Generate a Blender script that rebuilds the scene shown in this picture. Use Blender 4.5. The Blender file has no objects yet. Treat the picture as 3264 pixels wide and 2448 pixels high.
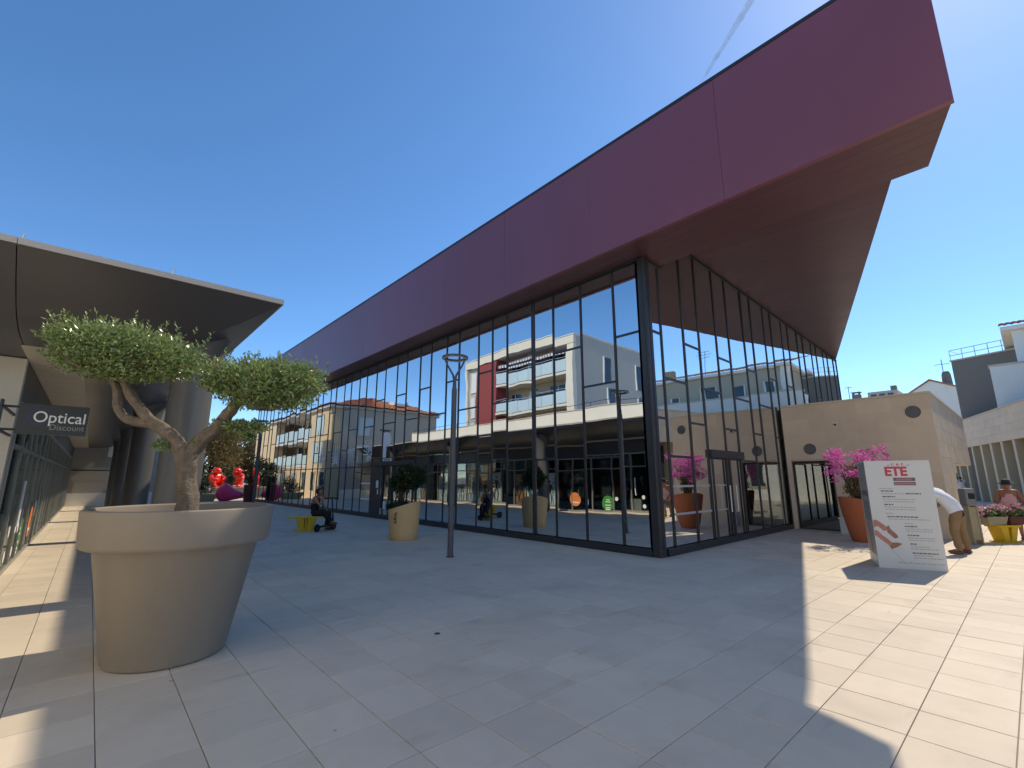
import bpy, bmesh, math, random
from mathutils import Vector, Matrix, noise
R = math.radians
random.seed(7)
scene = bpy.context.scene
COL = scene.collection

# ------------------------------------------------------------------ camera, sky, sun, exposure
cam = bpy.data.cameras.new("camera")
cam.sensor_width = 36.0
cam.lens = 36.0 * 1467.0 / 3264.0
cam.clip_start = 0.05
cam.clip_end = 60000.0
cam_ob = bpy.data.objects.new("camera", cam)
COL.objects.link(cam_ob)
cam_ob.location = (0.0, 0.0, 1.6)
cam_ob.rotation_euler = (R(90 + 11.557), 0.0, R(-41.91))
scene.camera = cam_ob

SUN_EL, SUN_AZ = 49.0, 94.0            # azimuth from +Y towards +X
world = bpy.data.worlds.new("World")
scene.world = world
world.use_nodes = True
wn = world.node_tree.nodes
wl = world.node_tree.links
wn.clear()
w_out = wn.new("ShaderNodeOutputWorld")
w_bg = wn.new("ShaderNodeBackground")
w_sky = wn.new("ShaderNodeTexSky")
w_sky.sky_type = 'NISHITA'
w_sky.sun_disc = False
w_sky.sun_elevation = R(SUN_EL)
w_sky.sun_rotation = R(SUN_AZ)
w_sky.altitude = 0.0
w_sky.air_density = 0.66
w_sky.dust_density = 0.14
w_sky.ozone_density = 6.0
w_bg.inputs["Strength"].default_value = 0.15
w_hs = wn.new("ShaderNodeHueSaturation")
w_hs.inputs["Saturation"].default_value = 1.15
w_hs.inputs["Value"].default_value = 1.0
wl.new(w_sky.outputs["Color"], w_hs.inputs["Color"])
wl.new(w_hs.outputs["Color"], w_bg.inputs["Color"])
wl.new(w_bg.outputs["Background"], w_out.inputs["Surface"])

sun = bpy.data.lights.new("sun", 'SUN')
sun.energy = 2.0
sun.angle = R(0.53)
sun.color = (1.0, 0.95, 0.87)
sun_ob = bpy.data.objects.new("sun", sun)
COL.objects.link(sun_ob)
sv = Vector((math.cos(R(SUN_EL)) * math.sin(R(SUN_AZ)), math.cos(R(SUN_EL)) * math.cos(R(SUN_AZ)), math.sin(R(SUN_EL))))
sun_ob.rotation_euler = sv.to_track_quat('Z', 'Y').to_euler()
sun_ob.location = sv * 60

scene.view_settings.view_transform = 'Standard'
scene.view_settings.look = 'None'
scene.view_settings.exposure = 0.92
scene.view_settings.gamma = 1.0
scene.view_settings.use_curve_mapping = False
scene.view_settings.use_white_balance = True
scene.view_settings.white_balance_temperature = 7900.0
scene.view_settings.white_balance_tint = 8.0
scene.cycles.max_bounces = 8
scene.cycles.transparent_max_bounces = 12
scene.cycles.caustics_reflective = True
scene.cycles.blur_glossy = 1.0
scene.cycles.sample_clamp_indirect = 8.0
scene.cycles.caustics_refractive = False

# ------------------------------------------------------------------ materials
def _nt(name):
    m = bpy.data.materials.new(name)
    m.use_nodes = True
    nt = m.node_tree
    return m, nt, nt.nodes["Principled BSDF"], nt.nodes["Material Output"]

def mat(name, col, rough=0.7, var=0.10, scale=4.0, bump=0.0, bscale=60.0, metal=0.0, spec=0.5, fine=0.05, coat=0.0, rvar=0.0, streak=None, alpha=None):
    m, nt, b, out = _nt(name)
    N, L = nt.nodes, nt.links
    tc = N.new("ShaderNodeTexCoord")
    geo = N.new("ShaderNodeNewGeometry")
    n1 = N.new("ShaderNodeTexNoise"); n1.inputs["Scale"].default_value = scale; n1.inputs["Detail"].default_value = 6
    n2 = N.new("ShaderNodeTexNoise"); n2.inputs["Scale"].default_value = bscale; n2.inputs["Detail"].default_value = 3
    src = geo.outputs["Position"]
    if streak:
        mp = N.new("ShaderNodeMapping"); mp.inputs["Scale"].default_value = streak
        L.new(src, mp.inputs["Vector"]); L.new(mp.outputs["Vector"], n1.inputs["Vector"])
    else:
        L.new(src, n1.inputs["Vector"])
    L.new(src, n2.inputs["Vector"])
    a = N.new("ShaderNodeMath"); a.operation = 'MULTIPLY_ADD'; a.inputs[1].default_value = 2 * var; a.inputs[2].default_value = 1 - var
    L.new(n1.outputs["Fac"], a.inputs[0])
    c = N.new("ShaderNodeMath"); c.operation = 'MULTIPLY_ADD'; c.inputs[1].default_value = 2 * fine; c.inputs[2].default_value = 1 - fine
    L.new(n2.outputs["Fac"], c.inputs[0])
    d = N.new("ShaderNodeMath"); d.operation = 'MULTIPLY'; L.new(a.outputs[0], d.inputs[0]); L.new(c.outputs[0], d.inputs[1])
    oi = N.new("ShaderNodeObjectInfo")
    e = N.new("ShaderNodeMath"); e.operation = 'MULTIPLY_ADD'; e.inputs[1].default_value = 0.10; e.inputs[2].default_value = 0.95
    L.new(oi.outputs["Random"], e.inputs[0])
    f = N.new("ShaderNodeMath"); f.operation = 'MULTIPLY'; L.new(d.outputs[0], f.inputs[0]); L.new(e.outputs[0], f.inputs[1])
    mx = N.new("ShaderNodeVectorMath"); mx.operation = 'SCALE'; mx.inputs[0].default_value = col[:3]
    L.new(f.outputs[0], mx.inputs["Scale"])
    L.new(mx.outputs["Vector"], b.inputs["Base Color"])
    b.inputs["Roughness"].default_value = rough
    b.inputs["Metallic"].default_value = metal
    b.inputs["Specular IOR Level"].default_value = spec
    b.inputs["Coat Weight"].default_value = coat
    if rvar:
        g = N.new("ShaderNodeMath"); g.operation = 'MULTIPLY_ADD'; g.inputs[1].default_value = 2 * rvar; g.inputs[2].default_value = rough - rvar
        L.new(n1.outputs["Fac"], g.inputs[0]); L.new(g.outputs[0], b.inputs["Roughness"])
    if bump:
        bp = N.new("ShaderNodeBump"); bp.inputs["Strength"].default_value = bump; bp.inputs["Distance"].default_value = 0.01
        L.new(n2.outputs["Fac"], bp.inputs["Height"]); L.new(bp.outputs["Normal"], b.inputs["Normal"])
    return m

def leaf_mat(name, ca, cb, trans=0.25, rough=0.42, brown=None, spec=0.5, bpos=0.97, under=None):
    m, nt, b, out = _nt(name)
    N, L = nt.nodes, nt.links
    geo = N.new("ShaderNodeNewGeometry")
    rr = N.new("ShaderNodeValToRGB")
    rr.color_ramp.elements[0].color = (*ca, 1); rr.color_ramp.elements[1].color = (*cb, 1)
    if brown:
        el = rr.color_ramp.elements.new(bpos-0.01); el.color = (*cb, 1)
        rr.color_ramp.elements[2].color = (*brown, 1); rr.color_ramp.elements[2].position = bpos
    L.new(geo.outputs["Random Per Island"], rr.inputs["Fac"])
    if under:
        mu = N.new("ShaderNodeMix"); mu.data_type = 'RGBA'; mu.inputs[7].default_value = (*under, 1)
        mf = N.new("ShaderNodeMath"); mf.operation = 'MULTIPLY'; mf.inputs[1].default_value = 0.7
        L.new(geo.outputs["Backfacing"], mf.inputs[0]); L.new(mf.outputs[0], mu.inputs[0]); L.new(rr.outputs["Color"], mu.inputs[6])
        L.new(mu.outputs[2], b.inputs["Base Color"])
    else:
        L.new(rr.outputs["Color"], b.inputs["Base Color"])
    b.inputs["Roughness"].default_value = rough
    b.inputs["Specular IOR Level"].default_value = spec
    t = N.new("ShaderNodeBsdfTranslucent"); L.new(rr.outputs["Color"], t.inputs["Color"])
    mx = N.new("ShaderNodeMixShader"); mx.inputs[0].default_value = trans
    L.new(b.outputs[0], mx.inputs[1]); L.new(t.outputs[0], mx.inputs[2])
    L.new(mx.outputs[0], out.inputs["Surface"])
    return m

def glass_mat(name, refl=0.84, gcol=(0.79, 0.83, 0.86), tcol=(0.45, 0.48, 0.48), wave=0.0025, wscale=0.9):
    m, nt, b, out = _nt(name)
    N, L = nt.nodes, nt.links
    N.remove(b)
    g = N.new("ShaderNodeBsdfGlossy"); g.inputs["Color"].default_value = (*gcol, 1); g.inputs["Roughness"].default_value = 0.0
    t = N.new("ShaderNodeBsdfTransparent"); t.inputs["Color"].default_value = (*tcol, 1)
    lw = N.new("ShaderNodeLayerWeight"); lw.inputs["Blend"].default_value = 0.25
    ma = N.new("ShaderNodeMath"); ma.operation = 'MULTIPLY_ADD'; ma.inputs[1].default_value = 0.35; ma.inputs[2].default_value = refl; ma.use_clamp = True
    L.new(lw.outputs["Fresnel"], ma.inputs[0])
    mx = N.new("ShaderNodeMixShader"); L.new(ma.outputs[0], mx.inputs[0]); L.new(t.outputs[0], mx.inputs[1]); L.new(g.outputs[0], mx.inputs[2])
    geo = N.new("ShaderNodeNewGeometry")
    n = N.new("ShaderNodeTexNoise"); n.inputs["Scale"].default_value = wscale; n.inputs["Detail"].default_value = 1.5
    L.new(geo.outputs["Position"], n.inputs["Vector"])
    bp = N.new("ShaderNodeBump"); bp.inputs["Strength"].default_value = 1.0; bp.inputs["Distance"].default_value = wave
    L.new(n.outputs["Fac"], bp.inputs["Height"]); L.new(bp.outputs["Normal"], g.inputs["Normal"])
    L.new(mx.outputs[0], out.inputs["Surface"])
    return m

def paving_mat():
    m, nt, b, out = _nt("paving_stone")
    N, L = nt.nodes, nt.links
    geo = N.new("ShaderNodeNewGeometry")
    P = geo.outputs["Position"]
    # one tone for each slab (world grid)
    off = N.new("ShaderNodeVectorMath"); off.operation = 'SUBTRACT'; off.inputs[1].default_value = (0.24, 0.315, 0)
    L.new(P, off.inputs[0])
    dv = N.new("ShaderNodeVectorMath"); dv.operation = 'DIVIDE'; dv.inputs[1].default_value = (0.48, 0.475, 50)
    L.new(off.outputs[0], dv.inputs[0])
    fl = N.new("ShaderNodeVectorMath"); fl.operation = 'FLOOR'; L.new(dv.outputs[0], fl.inputs[0])
    wn_ = N.new("ShaderNodeTexWhiteNoise"); wn_.noise_dimensions = '2D'; L.new(fl.outputs[0], wn_.inputs["Vector"])
    def noise_(scale, det, vec=P, dist=0.0):
        n = N.new("ShaderNodeTexNoise"); n.inputs["Scale"].default_value = scale; n.inputs["Detail"].default_value = det
        n.inputs["Distortion"].default_value = dist
        L.new(vec, n.inputs["Vector"]); return n.outputs["Fac"]
    def madd(src, k, c):
        a = N.new("ShaderNodeMath"); a.operation = 'MULTIPLY_ADD'; a.inputs[1].default_value = k; a.inputs[2].default_value = c
        L.new(src, a.inputs[0]); return a.outputs[0]
    def mul(a_, b_):
        a = N.new("ShaderNodeMath"); a.operation = 'MULTIPLY'; L.new(a_, a.inputs[0]); L.new(b_, a.inputs[1]); return a.outputs[0]
    def ramp(src, p0, p1, v0, v1):
        r = N.new("ShaderNodeMapRange"); r.inputs[1].default_value = p0; r.inputs[2].default_value = p1
        r.inputs[3].default_value = v0; r.inputs[4].default_value = v1; L.new(src, r.inputs[0]); return r.outputs[0]
    v = madd(wn_.outputs["Value"], 0.12, 0.94)
    v = mul(v, madd(noise_(0.55, 5), 0.30, 0.85))
    v = mul(v, madd(noise_(5.0, 6), 0.14, 0.93))
    v = mul(v, madd(noise_(90.0, 2), 0.10, 0.95))
    # grey trodden dirt in soft patches
    v = mul(v, ramp(noise_(1.3, 7, dist=0.6), 0.55, 0.78, 1.0, 0.82))
    # small round gum spots
    vo = N.new("ShaderNodeTexVoronoi"); vo.inputs["Scale"].default_value = 1.9; L.new(P, vo.inputs["Vector"])
    v = mul(v, ramp(vo.outputs["Distance"], 0.022, 0.036, 0.5, 1.0))
    vo2 = N.new("ShaderNodeTexVoronoi"); vo2.inputs["Scale"].default_value = 3.1; L.new(P, vo2.inputs["Vector"])
    v = mul(v, ramp(vo2.outputs["Distance"], 0.016, 0.03, 0.75, 1.0))
    # drawn-out scuffs
    mp = N.new("ShaderNodeMapping"); mp.inputs["Scale"].default_value = (0.9, 5.0, 1); mp.inputs["Rotation"].default_value = (0, 0, R(35))
    L.new(P, mp.inputs["Vector"])
    v = mul(v, ramp(noise_(1.0, 8, vec=mp.outputs[0], dist=0.3), 0.62, 0.76, 1.0, 0.82))
    sc = N.new("ShaderNodeVectorMath"); sc.operation = 'SCALE'; sc.inputs[0].default_value = (0.62, 0.525, 0.41)
    L.new(v, sc.inputs["Scale"]); L.new(sc.outputs[0], b.inputs["Base Color"])
    b.inputs["Roughness"].default_value = 0.62
    bp = N.new("ShaderNodeBump"); bp.inputs["Strength"].default_value = 0.12; bp.inputs["Distance"].default_value = 0.004
    L.new(noise_(140.0, 3), bp.inputs["Height"]); L.new(bp.outputs[0], b.inputs["Normal"])
    return m

M = {}
M['paving'] = paving_mat()
M['mortar'] = mat('mortar', (0.34, 0.30, 0.25), 0.95, 0.2, 3)
M['frame'] = mat('dark_frame', (0.028, 0.028, 0.033), 0.42, 0.15, 3, fine=0.1)
M['glass'] = glass_mat('facade_glass')
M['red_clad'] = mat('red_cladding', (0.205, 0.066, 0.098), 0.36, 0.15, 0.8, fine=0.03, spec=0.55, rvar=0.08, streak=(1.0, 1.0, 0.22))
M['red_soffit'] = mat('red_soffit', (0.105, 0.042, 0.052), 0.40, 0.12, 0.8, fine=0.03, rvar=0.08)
M['limestone'] = mat('limestone', (0.66, 0.52, 0.38), 0.85, 0.13, 2.0, bump=0.25, bscale=45, fine=0.06)
M['limestone_pale'] = mat('limestone_pale', (0.62, 0.51, 0.38), 0.85, 0.16, 2.5, bump=0.25, bscale=45, fine=0.08)
M['joint'] = mat('stone_joint', (0.50, 0.38, 0.27), 0.95)
M['coping'] = mat('coping_stone', (0.58, 0.50, 0.40), 0.8, 0.1, 3)
M['vent'] = mat('vent_metal', (0.10, 0.10, 0.11), 0.5)
M['dark_glass'] = glass_mat('door_glass', refl=0.30, gcol=(0.8, 0.83, 0.8), tcol=(0.16, 0.18, 0.14), wave=0.0008)
M['shop_glass'] = glass_mat('shop_glass', refl=0.05, gcol=(0.9, 0.92, 0.9), tcol=(0.93, 0.95, 0.93), wave=0.0006)
M['canopy'] = mat('canopy_metal', (0.062, 0.058, 0.062), 0.36, 0.10, 0.6, fine=0.04, rvar=0.08, spec=0.6)
M['canopy_edge'] = mat('canopy_edge', (0.42, 0.39, 0.36), 0.5, 0.08, 1.5)
M['column'] = mat('column_metal', (0.11, 0.105, 0.10), 0.38, 0.10, 1.2, rvar=0.06)
M['white_render'] = mat('white_render', (0.86, 0.83, 0.74), 0.9, 0.08, 1.2, bump=0.1)
M['shop_wall'] = mat('shop_wall', (0.74, 0.68, 0.57), 0.85, 0.08, 1.0)
M['ceiling'] = mat('ceiling_slat', (0.60, 0.54, 0.44), 0.55, 0.12, 1.5)
M['alu'] = mat('shop_frame', (0.30, 0.29, 0.26), 0.45, 0.1, 2, metal=0.4)
M['black'] = mat('matt_black', (0.012, 0.012, 0.013), 0.5)
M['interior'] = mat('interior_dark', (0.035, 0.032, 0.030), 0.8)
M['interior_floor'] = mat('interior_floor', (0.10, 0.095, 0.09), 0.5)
M['white'] = mat('white_print', (0.80, 0.80, 0.79), 0.6, 0.03)
M['steel'] = mat('brushed_steel', (0.62, 0.62, 0.62), 0.3, 0.05, metal=0.8)
M['lamp_grey'] = mat('lamp_paint', (0.085, 0.08, 0.092), 0.45, 0.12, 5)
M['taupe'] = mat('taupe_plastic', (0.285, 0.232, 0.178), 0.60, 0.14, 2.2, bump=0.15, bscale=160, fine=0.06, streak=(1.6, 1.6, 0.5), rvar=0.08)
M['soil'] = mat('soil', (0.05, 0.035, 0.024), 0.95, 0.3, 12, bump=0.8, bscale=40)
M['bark'] = mat('olive_bark', (0.165, 0.125, 0.09), 0.9, 0.5, 14, bump=1.0, bscale=55, fine=0.4)
M['bark_dark'] = mat('dark_bark', (0.07, 0.05, 0.04), 0.9, 0.3, 9, bump=0.6)
M['olive'] = leaf_mat('olive_leaf', (0.08, 0.15, 0.04), (0.33, 0.42, 0.14), 0.30, 0.25, brown=(0.22, 0.10, 0.04), spec=0.7, under=(0.27, 0.34, 0.17))
M['shrub'] = leaf_mat('shrub_leaf', (0.012, 0.028, 0.010), (0.04, 0.075, 0.022), 0.2, 0.5, brown=(0.45, 0.10, 0.02), bpos=0.992)
M['tree_green'] = leaf_mat('tree_leaf', (0.04, 0.09, 0.02), (0.14, 0.22, 0.05), 0.25, 0.55)
M['tree_rust'] = leaf_mat('rust_leaf', (0.09, 0.10, 0.03), (0.25, 0.17, 0.07), 0.25, 0.6, brown=(0.32, 0.14, 0.06))
M['hedge'] = leaf_mat('hedge_leaf', (0.012, 0.03, 0.01), (0.03, 0.06, 0.02), 0.15, 0.6)
M['bract'] = leaf_mat('bougainvillea_bract', (0.62, 0.06, 0.36), (0.86, 0.25, 0.62), 0.4, 0.6)
M['petal_mix'] = leaf_mat('petal_mix', (0.55, 0.10, 0.22), (0.75, 0.62, 0.62), 0.3, 0.6)
M['flower_leaf'] = leaf_mat('flower_leaf', (0.06, 0.13, 0.03), (0.20, 0.28, 0.09), 0.3, 0.5)
M['tan_pot'] = mat('tan_terracotta', (0.68, 0.42, 0.20), 0.8, 0.10, 2.5, bump=0.2, bscale=30, streak=(1, 1, 6))
M['orange_pot'] = mat('orange_terracotta', (0.42, 0.115, 0.045), 0.75, 0.08, 2.5, bump=0.1)
M['yellow'] = mat('yellow_paint', (0.66, 0.42, 0.02), 0.5, 0.12, 4)
M['totem'] = mat('totem_white', (0.66, 0.66, 0.64), 0.45, 0.03, 1.5, fine=0.01)
M['totem_photo'] = mat('totem_photo', (0.30, 0.31, 0.31), 0.5, 0.35, 5, streak=(1, 1, 3))
M['print_red'] = mat('print_red', (0.60, 0.06, 0.10), 0.6, 0.05)
M['print_pink'] = mat('print_pink', (0.46, 0.17, 0.20), 0.6, 0.25, 40)
M['print_grey'] = mat('print_grey', (0.42, 0.41, 0.40), 0.6, 0.05)
M['print_dark'] = mat('print_dark', (0.14, 0.12, 0.13), 0.6, 0.2, 40)
M['leg_print'] = mat('leg_print', (0.50, 0.20, 0.16), 0.55, 0.3, 14)
M['leg_shoe'] = mat('leg_shoe', (0.34, 0.15, 0.10), 0.55, 0.3, 14)
M['skin'] = mat('skin', (0.34, 0.18, 0.12), 0.55, 0.06, 8)
M['skin_tan'] = mat('skin_tan', (0.30, 0.125, 0.07), 0.55, 0.06, 8)
M['hair'] = mat('dark_hair', (0.018, 0.013, 0.012), 0.5, 0.2, 30)
M['cloth_black'] = mat('black_cloth', (0.012, 0.012, 0.015), 0.85, 0.2, 8, bump=0.3)
M['cloth_white'] = mat('white_cloth', (0.72, 0.73, 0.76), 0.85, 0.05, 8, bump=0.3, bscale=25)
M['cloth_brown'] = mat('brown_cloth', (0.27, 0.17, 0.085), 0.85, 0.12, 8, bump=0.3, bscale=25)
M['cloth_pink'] = mat('pink_cloth', (0.62, 0.36, 0.38), 0.85, 0.08, 8)
M['cloth_blue'] = mat('blue_cloth', (0.30, 0.36, 0.45), 0.85, 0.1, 8)
M['shoe'] = mat('shoe_leather', (0.16, 0.08, 0.055), 0.6)
M['rubber'] = mat('rubber', (0.010, 0.010, 0.011), 0.8)
M['scooter'] = mat('scooter_paint', (0.014, 0.014, 0.017), 0.35)
M['sculpt_red'] = mat('red_plastic', (0.85, 0.035, 0.018), 0.28, 0.04, spec=0.6)
M['sculpt_pink'] = mat('magenta_plastic', (0.58, 0.03, 0.15), 0.4, 0.04)
M['concrete'] = mat('grey_concrete', (0.30, 0.29, 0.27), 0.9, 0.12, 2)
M['bin_grey'] = mat('bin_grey', (0.20, 0.20, 0.20), 0.5)
M['bin_tan'] = mat('bin_tan', (0.36, 0.30, 0.19), 0.7)
M['apt_cream'] = mat('apt_cream', (0.72, 0.66, 0.54), 0.9, 0.05, 0.6)
M['apt_grey'] = mat('apt_grey', (0.50, 0.48, 0.44), 0.9, 0.05, 0.6)
M['apt_red'] = mat('apt_red', (0.30, 0.055, 0.05), 0.8, 0.06, 0.8)
M['apt_tan'] = mat('apt_tan', (0.52, 0.38, 0.24), 0.9, 0.06, 0.8)
M['balustrade'] = mat('frosted_balustrade', (0.50, 0.62, 0.64), 0.25, 0.05, 1.0)
M['awning'] = mat('awning_cloth', (0.20, 0.20, 0.26), 0.9, 0.15, 6)
M['shutter'] = mat('white_shutter', (0.74, 0.73, 0.70), 0.6, 0.03)
M['window_dark'] = mat('window_dark', (0.05, 0.065, 0.08), 0.12, 0.2, 1.0)
M['house_beige'] = mat('house_beige', (0.66, 0.50, 0.31), 0.9, 0.06, 0.6)
M['house_grey'] = mat('house_taupe', (0.48, 0.43, 0.36), 0.9, 0.06, 0.6)
M['roof_tile'] = mat('roof_tile', (0.46, 0.19, 0.095), 0.85, 0.30, 3.0, fine=0.15)
M['tan_house'] = mat('tan_house', (0.50, 0.44, 0.34), 0.9, 0.06, 0.5)
M['grey_box'] = mat('grey_box', (0.20, 0.185, 0.165), 0.9, 0.05, 0.5)
M['fin'] = mat('fin_stone', (0.56, 0.48, 0.34), 0.85, 0.08, 1.5)
M['orange'] = mat('sticker_orange', (0.80, 0.23, 0.07), 0.5, 0.03)
M['green'] = mat('sticker_green', (0.05, 0.26, 0.05), 0.5, 0.03)
M['poster_blue'] = mat('poster_blue', (0.80, 0.87, 0.90), 0.5, 0.04)
M['poster_cyan'] = mat('poster_cyan', (0.12, 0.42, 0.55), 0.5, 0.05)
M['poster_orange'] = mat('poster_orange', (0.60, 0.27, 0.08), 0.5, 0.05)
M['poster_navy'] = mat('poster_navy', (0.02, 0.03, 0.05), 0.5, 0.05)
M['sign_dark'] = mat('sign_dark', (0.030, 0.036, 0.036), 0.45, 0.05)
M['sign_blue'] = mat('sign_blue', (0.045, 0.04, 0.12), 0.5, 0.05)
M['sign_grey'] = mat('sign_grey', (0.26, 0.28, 0.27), 0.5, 0.03)
M['maroon'] = mat('maroon_paint', (0.09, 0.015, 0.015), 0.6, 0.1)
M['hat'] = mat('dark_hat', (0.02, 0.025, 0.03), 0.8)
M['green_bin'] = mat('green_plastic', (0.04, 0.45, 0.05), 0.4)
M['bag'] = mat('white_plastic', (0.62, 0.62, 0.58), 0.6)

def vapour_mat():
    m, nt, b, out = _nt('vapour')
    N, L = nt.nodes, nt.links
    b.inputs['Base Color'].default_value = (0.9, 0.9, 0.9, 1); b.inputs['Roughness'].default_value = 1.0
    t = N.new('ShaderNodeBsdfTransparent'); mx = N.new('ShaderNodeMixShader')
    geo = N.new('ShaderNodeNewGeometry'); n = N.new('ShaderNodeTexNoise'); n.inputs['Scale'].default_value = 0.006; n.inputs['Detail'].default_value = 5
    L.new(geo.outputs['Position'], n.inputs['Vector'])
    mr = N.new('ShaderNodeMapRange'); mr.inputs[1].default_value = 0.35; mr.inputs[2].default_value = 0.75; mr.inputs[3].default_value = 0.06; mr.inputs[4].default_value = 0.32
    L.new(n.outputs['Fac'], mr.inputs[0]); L.new(mr.outputs[0], mx.inputs[0]); L.new(t.outputs[0], mx.inputs[1]); L.new(b.outputs[0], mx.inputs[2]); L.new(mx.outputs[0], out.inputs['Surface'])
    return m
M['vapour'] = vapour_mat()

# ------------------------------------------------------------------ mesh helpers
class MB:
    def __init__(s): s.v = []; s.f = []
    def add(s, vs, fs):
        o = len(s.v); s.v += [tuple(map(float, p)) for p in vs]; s.f += [tuple(i + o for i in f) for f in fs]; return s
    def box(s, x0, x1, y0, y1, z0, z1):
        if x0 > x1: x0, x1 = x1, x0
        if y0 > y1: y0, y1 = y1, y0
        if z0 > z1: z0, z1 = z1, z0
        return s.add([(x0,y0,z0),(x1,y0,z0),(x1,y1,z0),(x0,y1,z0),(x0,y0,z1),(x1,y0,z1),(x1,y1,z1),(x0,y1,z1)],
                     [(0,3,2,1),(4,5,6,7),(0,1,5,4),(1,2,6,5),(2,3,7,6),(3,0,4,7)])
    def obox(s, c, ax, ay, az):
        c = Vector(c); ax = Vector(ax); ay = Vector(ay); az = Vector(az)
        vs = [c + i*ax + j*ay + k*az for k in (-1,1) for i, j in ((-1,-1),(1,-1),(1,1),(-1,1))]
        return s.add(vs, [(0,3,2,1),(4,5,6,7),(0,1,5,4),(1,2,6,5),(2,3,7,6),(3,0,4,7)])
    def hexa(s, b, t):
        return s.add(list(b) + list(t), [(0,3,2,1),(4,5,6,7),(0,1,5,4),(1,2,6,5),(2,3,7,6),(3,0,4,7)])
    def prism(s, poly, z0, z1):
        n = len(poly)
        return s.add([(x,y,z0) for x,y in poly] + [(x,y,z1) for x,y in poly],
                     [tuple(range(n-1,-1,-1)), tuple(range(n,2*n))] + [(i,(i+1)%n,n+(i+1)%n,n+i) for i in range(n)])
    def extr(s, pts, d):
        n = len(pts); d = Vector(d); p2 = [Vector(p)+d for p in pts]
        return s.add(list(pts) + p2, [tuple(range(n-1,-1,-1)), tuple(range(n,2*n))] + [(i,(i+1)%n,n+(i+1)%n,n+i) for i in range(n)])
    def lathe(s, prof, n=32, c=(0,0), zf=None):
        o = len(s.v); k = len(prof)
        for i in range(n):
            a = 2*math.pi*i/n
            for r, z in prof:
                x, y = r*math.cos(a), r*math.sin(a)
                s.v.append((c[0]+x, c[1]+y, z if zf is None else zf(x, y, z)))
        for i in range(n):
            j = (i+1) % n
            for q in range(k-1):
                s.f.append((o+i*k+q, o+j*k+q, o+j*k+q+1, o+i*k+q+1))
        return s
    def tube(s, pts, rad, n=8, cap=True, twist=0.0):
        pts = [Vector(p) for p in pts]
        if not isinstance(rad, (list, tuple)): rad = [rad]*len(pts)
        o = len(s.v); up = None
        for i, p in enumerate(pts):
            d = (pts[min(i+1,len(pts)-1)] - pts[max(i-1,0)]).normalized()
            if up is None: up = d.orthogonal().normalized()
            up = (up - d*up.dot(d)); up = up.normalized() if up.length > 1e-6 else d.orthogonal().normalized()
            w = d.cross(up)
            for k in range(n):
                a = 2*math.pi*k/n + twist*i
                s.v.append(tuple(p + (up*math.cos(a) + w*math.sin(a))*rad[i]))
        for i in range(len(pts)-1):
            for k in range(n):
                a, b = o+i*n+k, o+i*n+(k+1)%n
                s.f.append((a, b, b+n, a+n))
        if cap:
            s.f.append(tuple(o+k for k in range(n-1,-1,-1))); e = o+(len(pts)-1)*n
            s.f.append(tuple(e+k for k in range(n)))
        return s
    def ell(s, c, r, n=16, m=10, rot=None):
        o = len(s.v); c = Vector(c)
        for i in range(m+1):
            t = math.pi*i/m
            for k in range(n):
                a = 2*math.pi*k/n
                p = Vector((r[0]*math.sin(t)*math.cos(a), r[1]*math.sin(t)*math.sin(a), r[2]*math.cos(t)))
                if rot is not None: p = rot @ p
                s.v.append(tuple(c+p))
        for i in range(m):
            for k in range(n):
                a, b = o+i*n+k, o+i*n+(k+1)%n
                s.f.append((a, a+n, b+n, b))
        return s
    def disc(s, c, ax, ay, n=32, th=None):
        c = Vector(c); ax = Vector(ax); ay = Vector(ay)
        pts = [c + ax*math.cos(2*math.pi*k/n) + ay*math.sin(2*math.pi*k/n) for k in range(n)]
        return s.extr(pts, th)
    def build(s, name, m, parent=None, smooth=False, world=True, bevel=0.0, seg=2):
        me = bpy.data.meshes.new(name)
        vs = s.v
        if parent is not None and world:
            b = Vector((0,0,0)); q = parent
            while q is not None: b += q.location; q = q.parent
            vs = [(x-b.x, y-b.y, z-b.z) for x, y, z in vs]
        me.from_pydata(vs, [], s.f)
        if bevel:
            bm = bmesh.new(); bm.from_mesh(me)
            bmesh.ops.bevel(bm, geom=[e for e in bm.edges if len(e.link_faces) == 2 and e.calc_face_angle(0) > 0.5], offset=bevel, segments=seg, affect='EDGES', profile=0.6)
            bm.to_mesh(me); bm.free()
        me.update()
        if smooth:
            for p in me.polygons: p.use_smooth = True
            if smooth != True:
                try: me.set_sharp_from_angle(angle=R(smooth))
                except Exception: pass
        me.materials.append(M[m] if isinstance(m, str) else m)
        o = bpy.data.objects.new(name, me); COL.objects.link(o)
        if parent is not None: o.parent = parent
        return o

def tag(o, label=None, cat=None, group=None, kind=None):
    if label: o["label"] = label
    if cat: o["category"] = cat
    if group: o["group"] = group
    if kind: o["kind"] = kind
    return o

def thing(name, label, cat, loc=(0,0,0), rz=0.0, group=None):
    o = bpy.data.objects.new(name, None); COL.objects.link(o)
    o.empty_display_size = 0.2
    o.location = loc; o.rotation_euler = (0, 0, rz)
    return tag(o, label, cat, group)

def copy_tree(o, parent=None):
    c = o.copy(); COL.objects.link(c); c.parent = parent
    for ch in list(o.children): copy_tree(ch, c)
    return c

def Bx(name, m, parent, x0, x1, y0, y1, z0, z1, **k):
    return MB().box(x0, x1, y0, y1, z0, z1).build(name, m, parent, **k)

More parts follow.
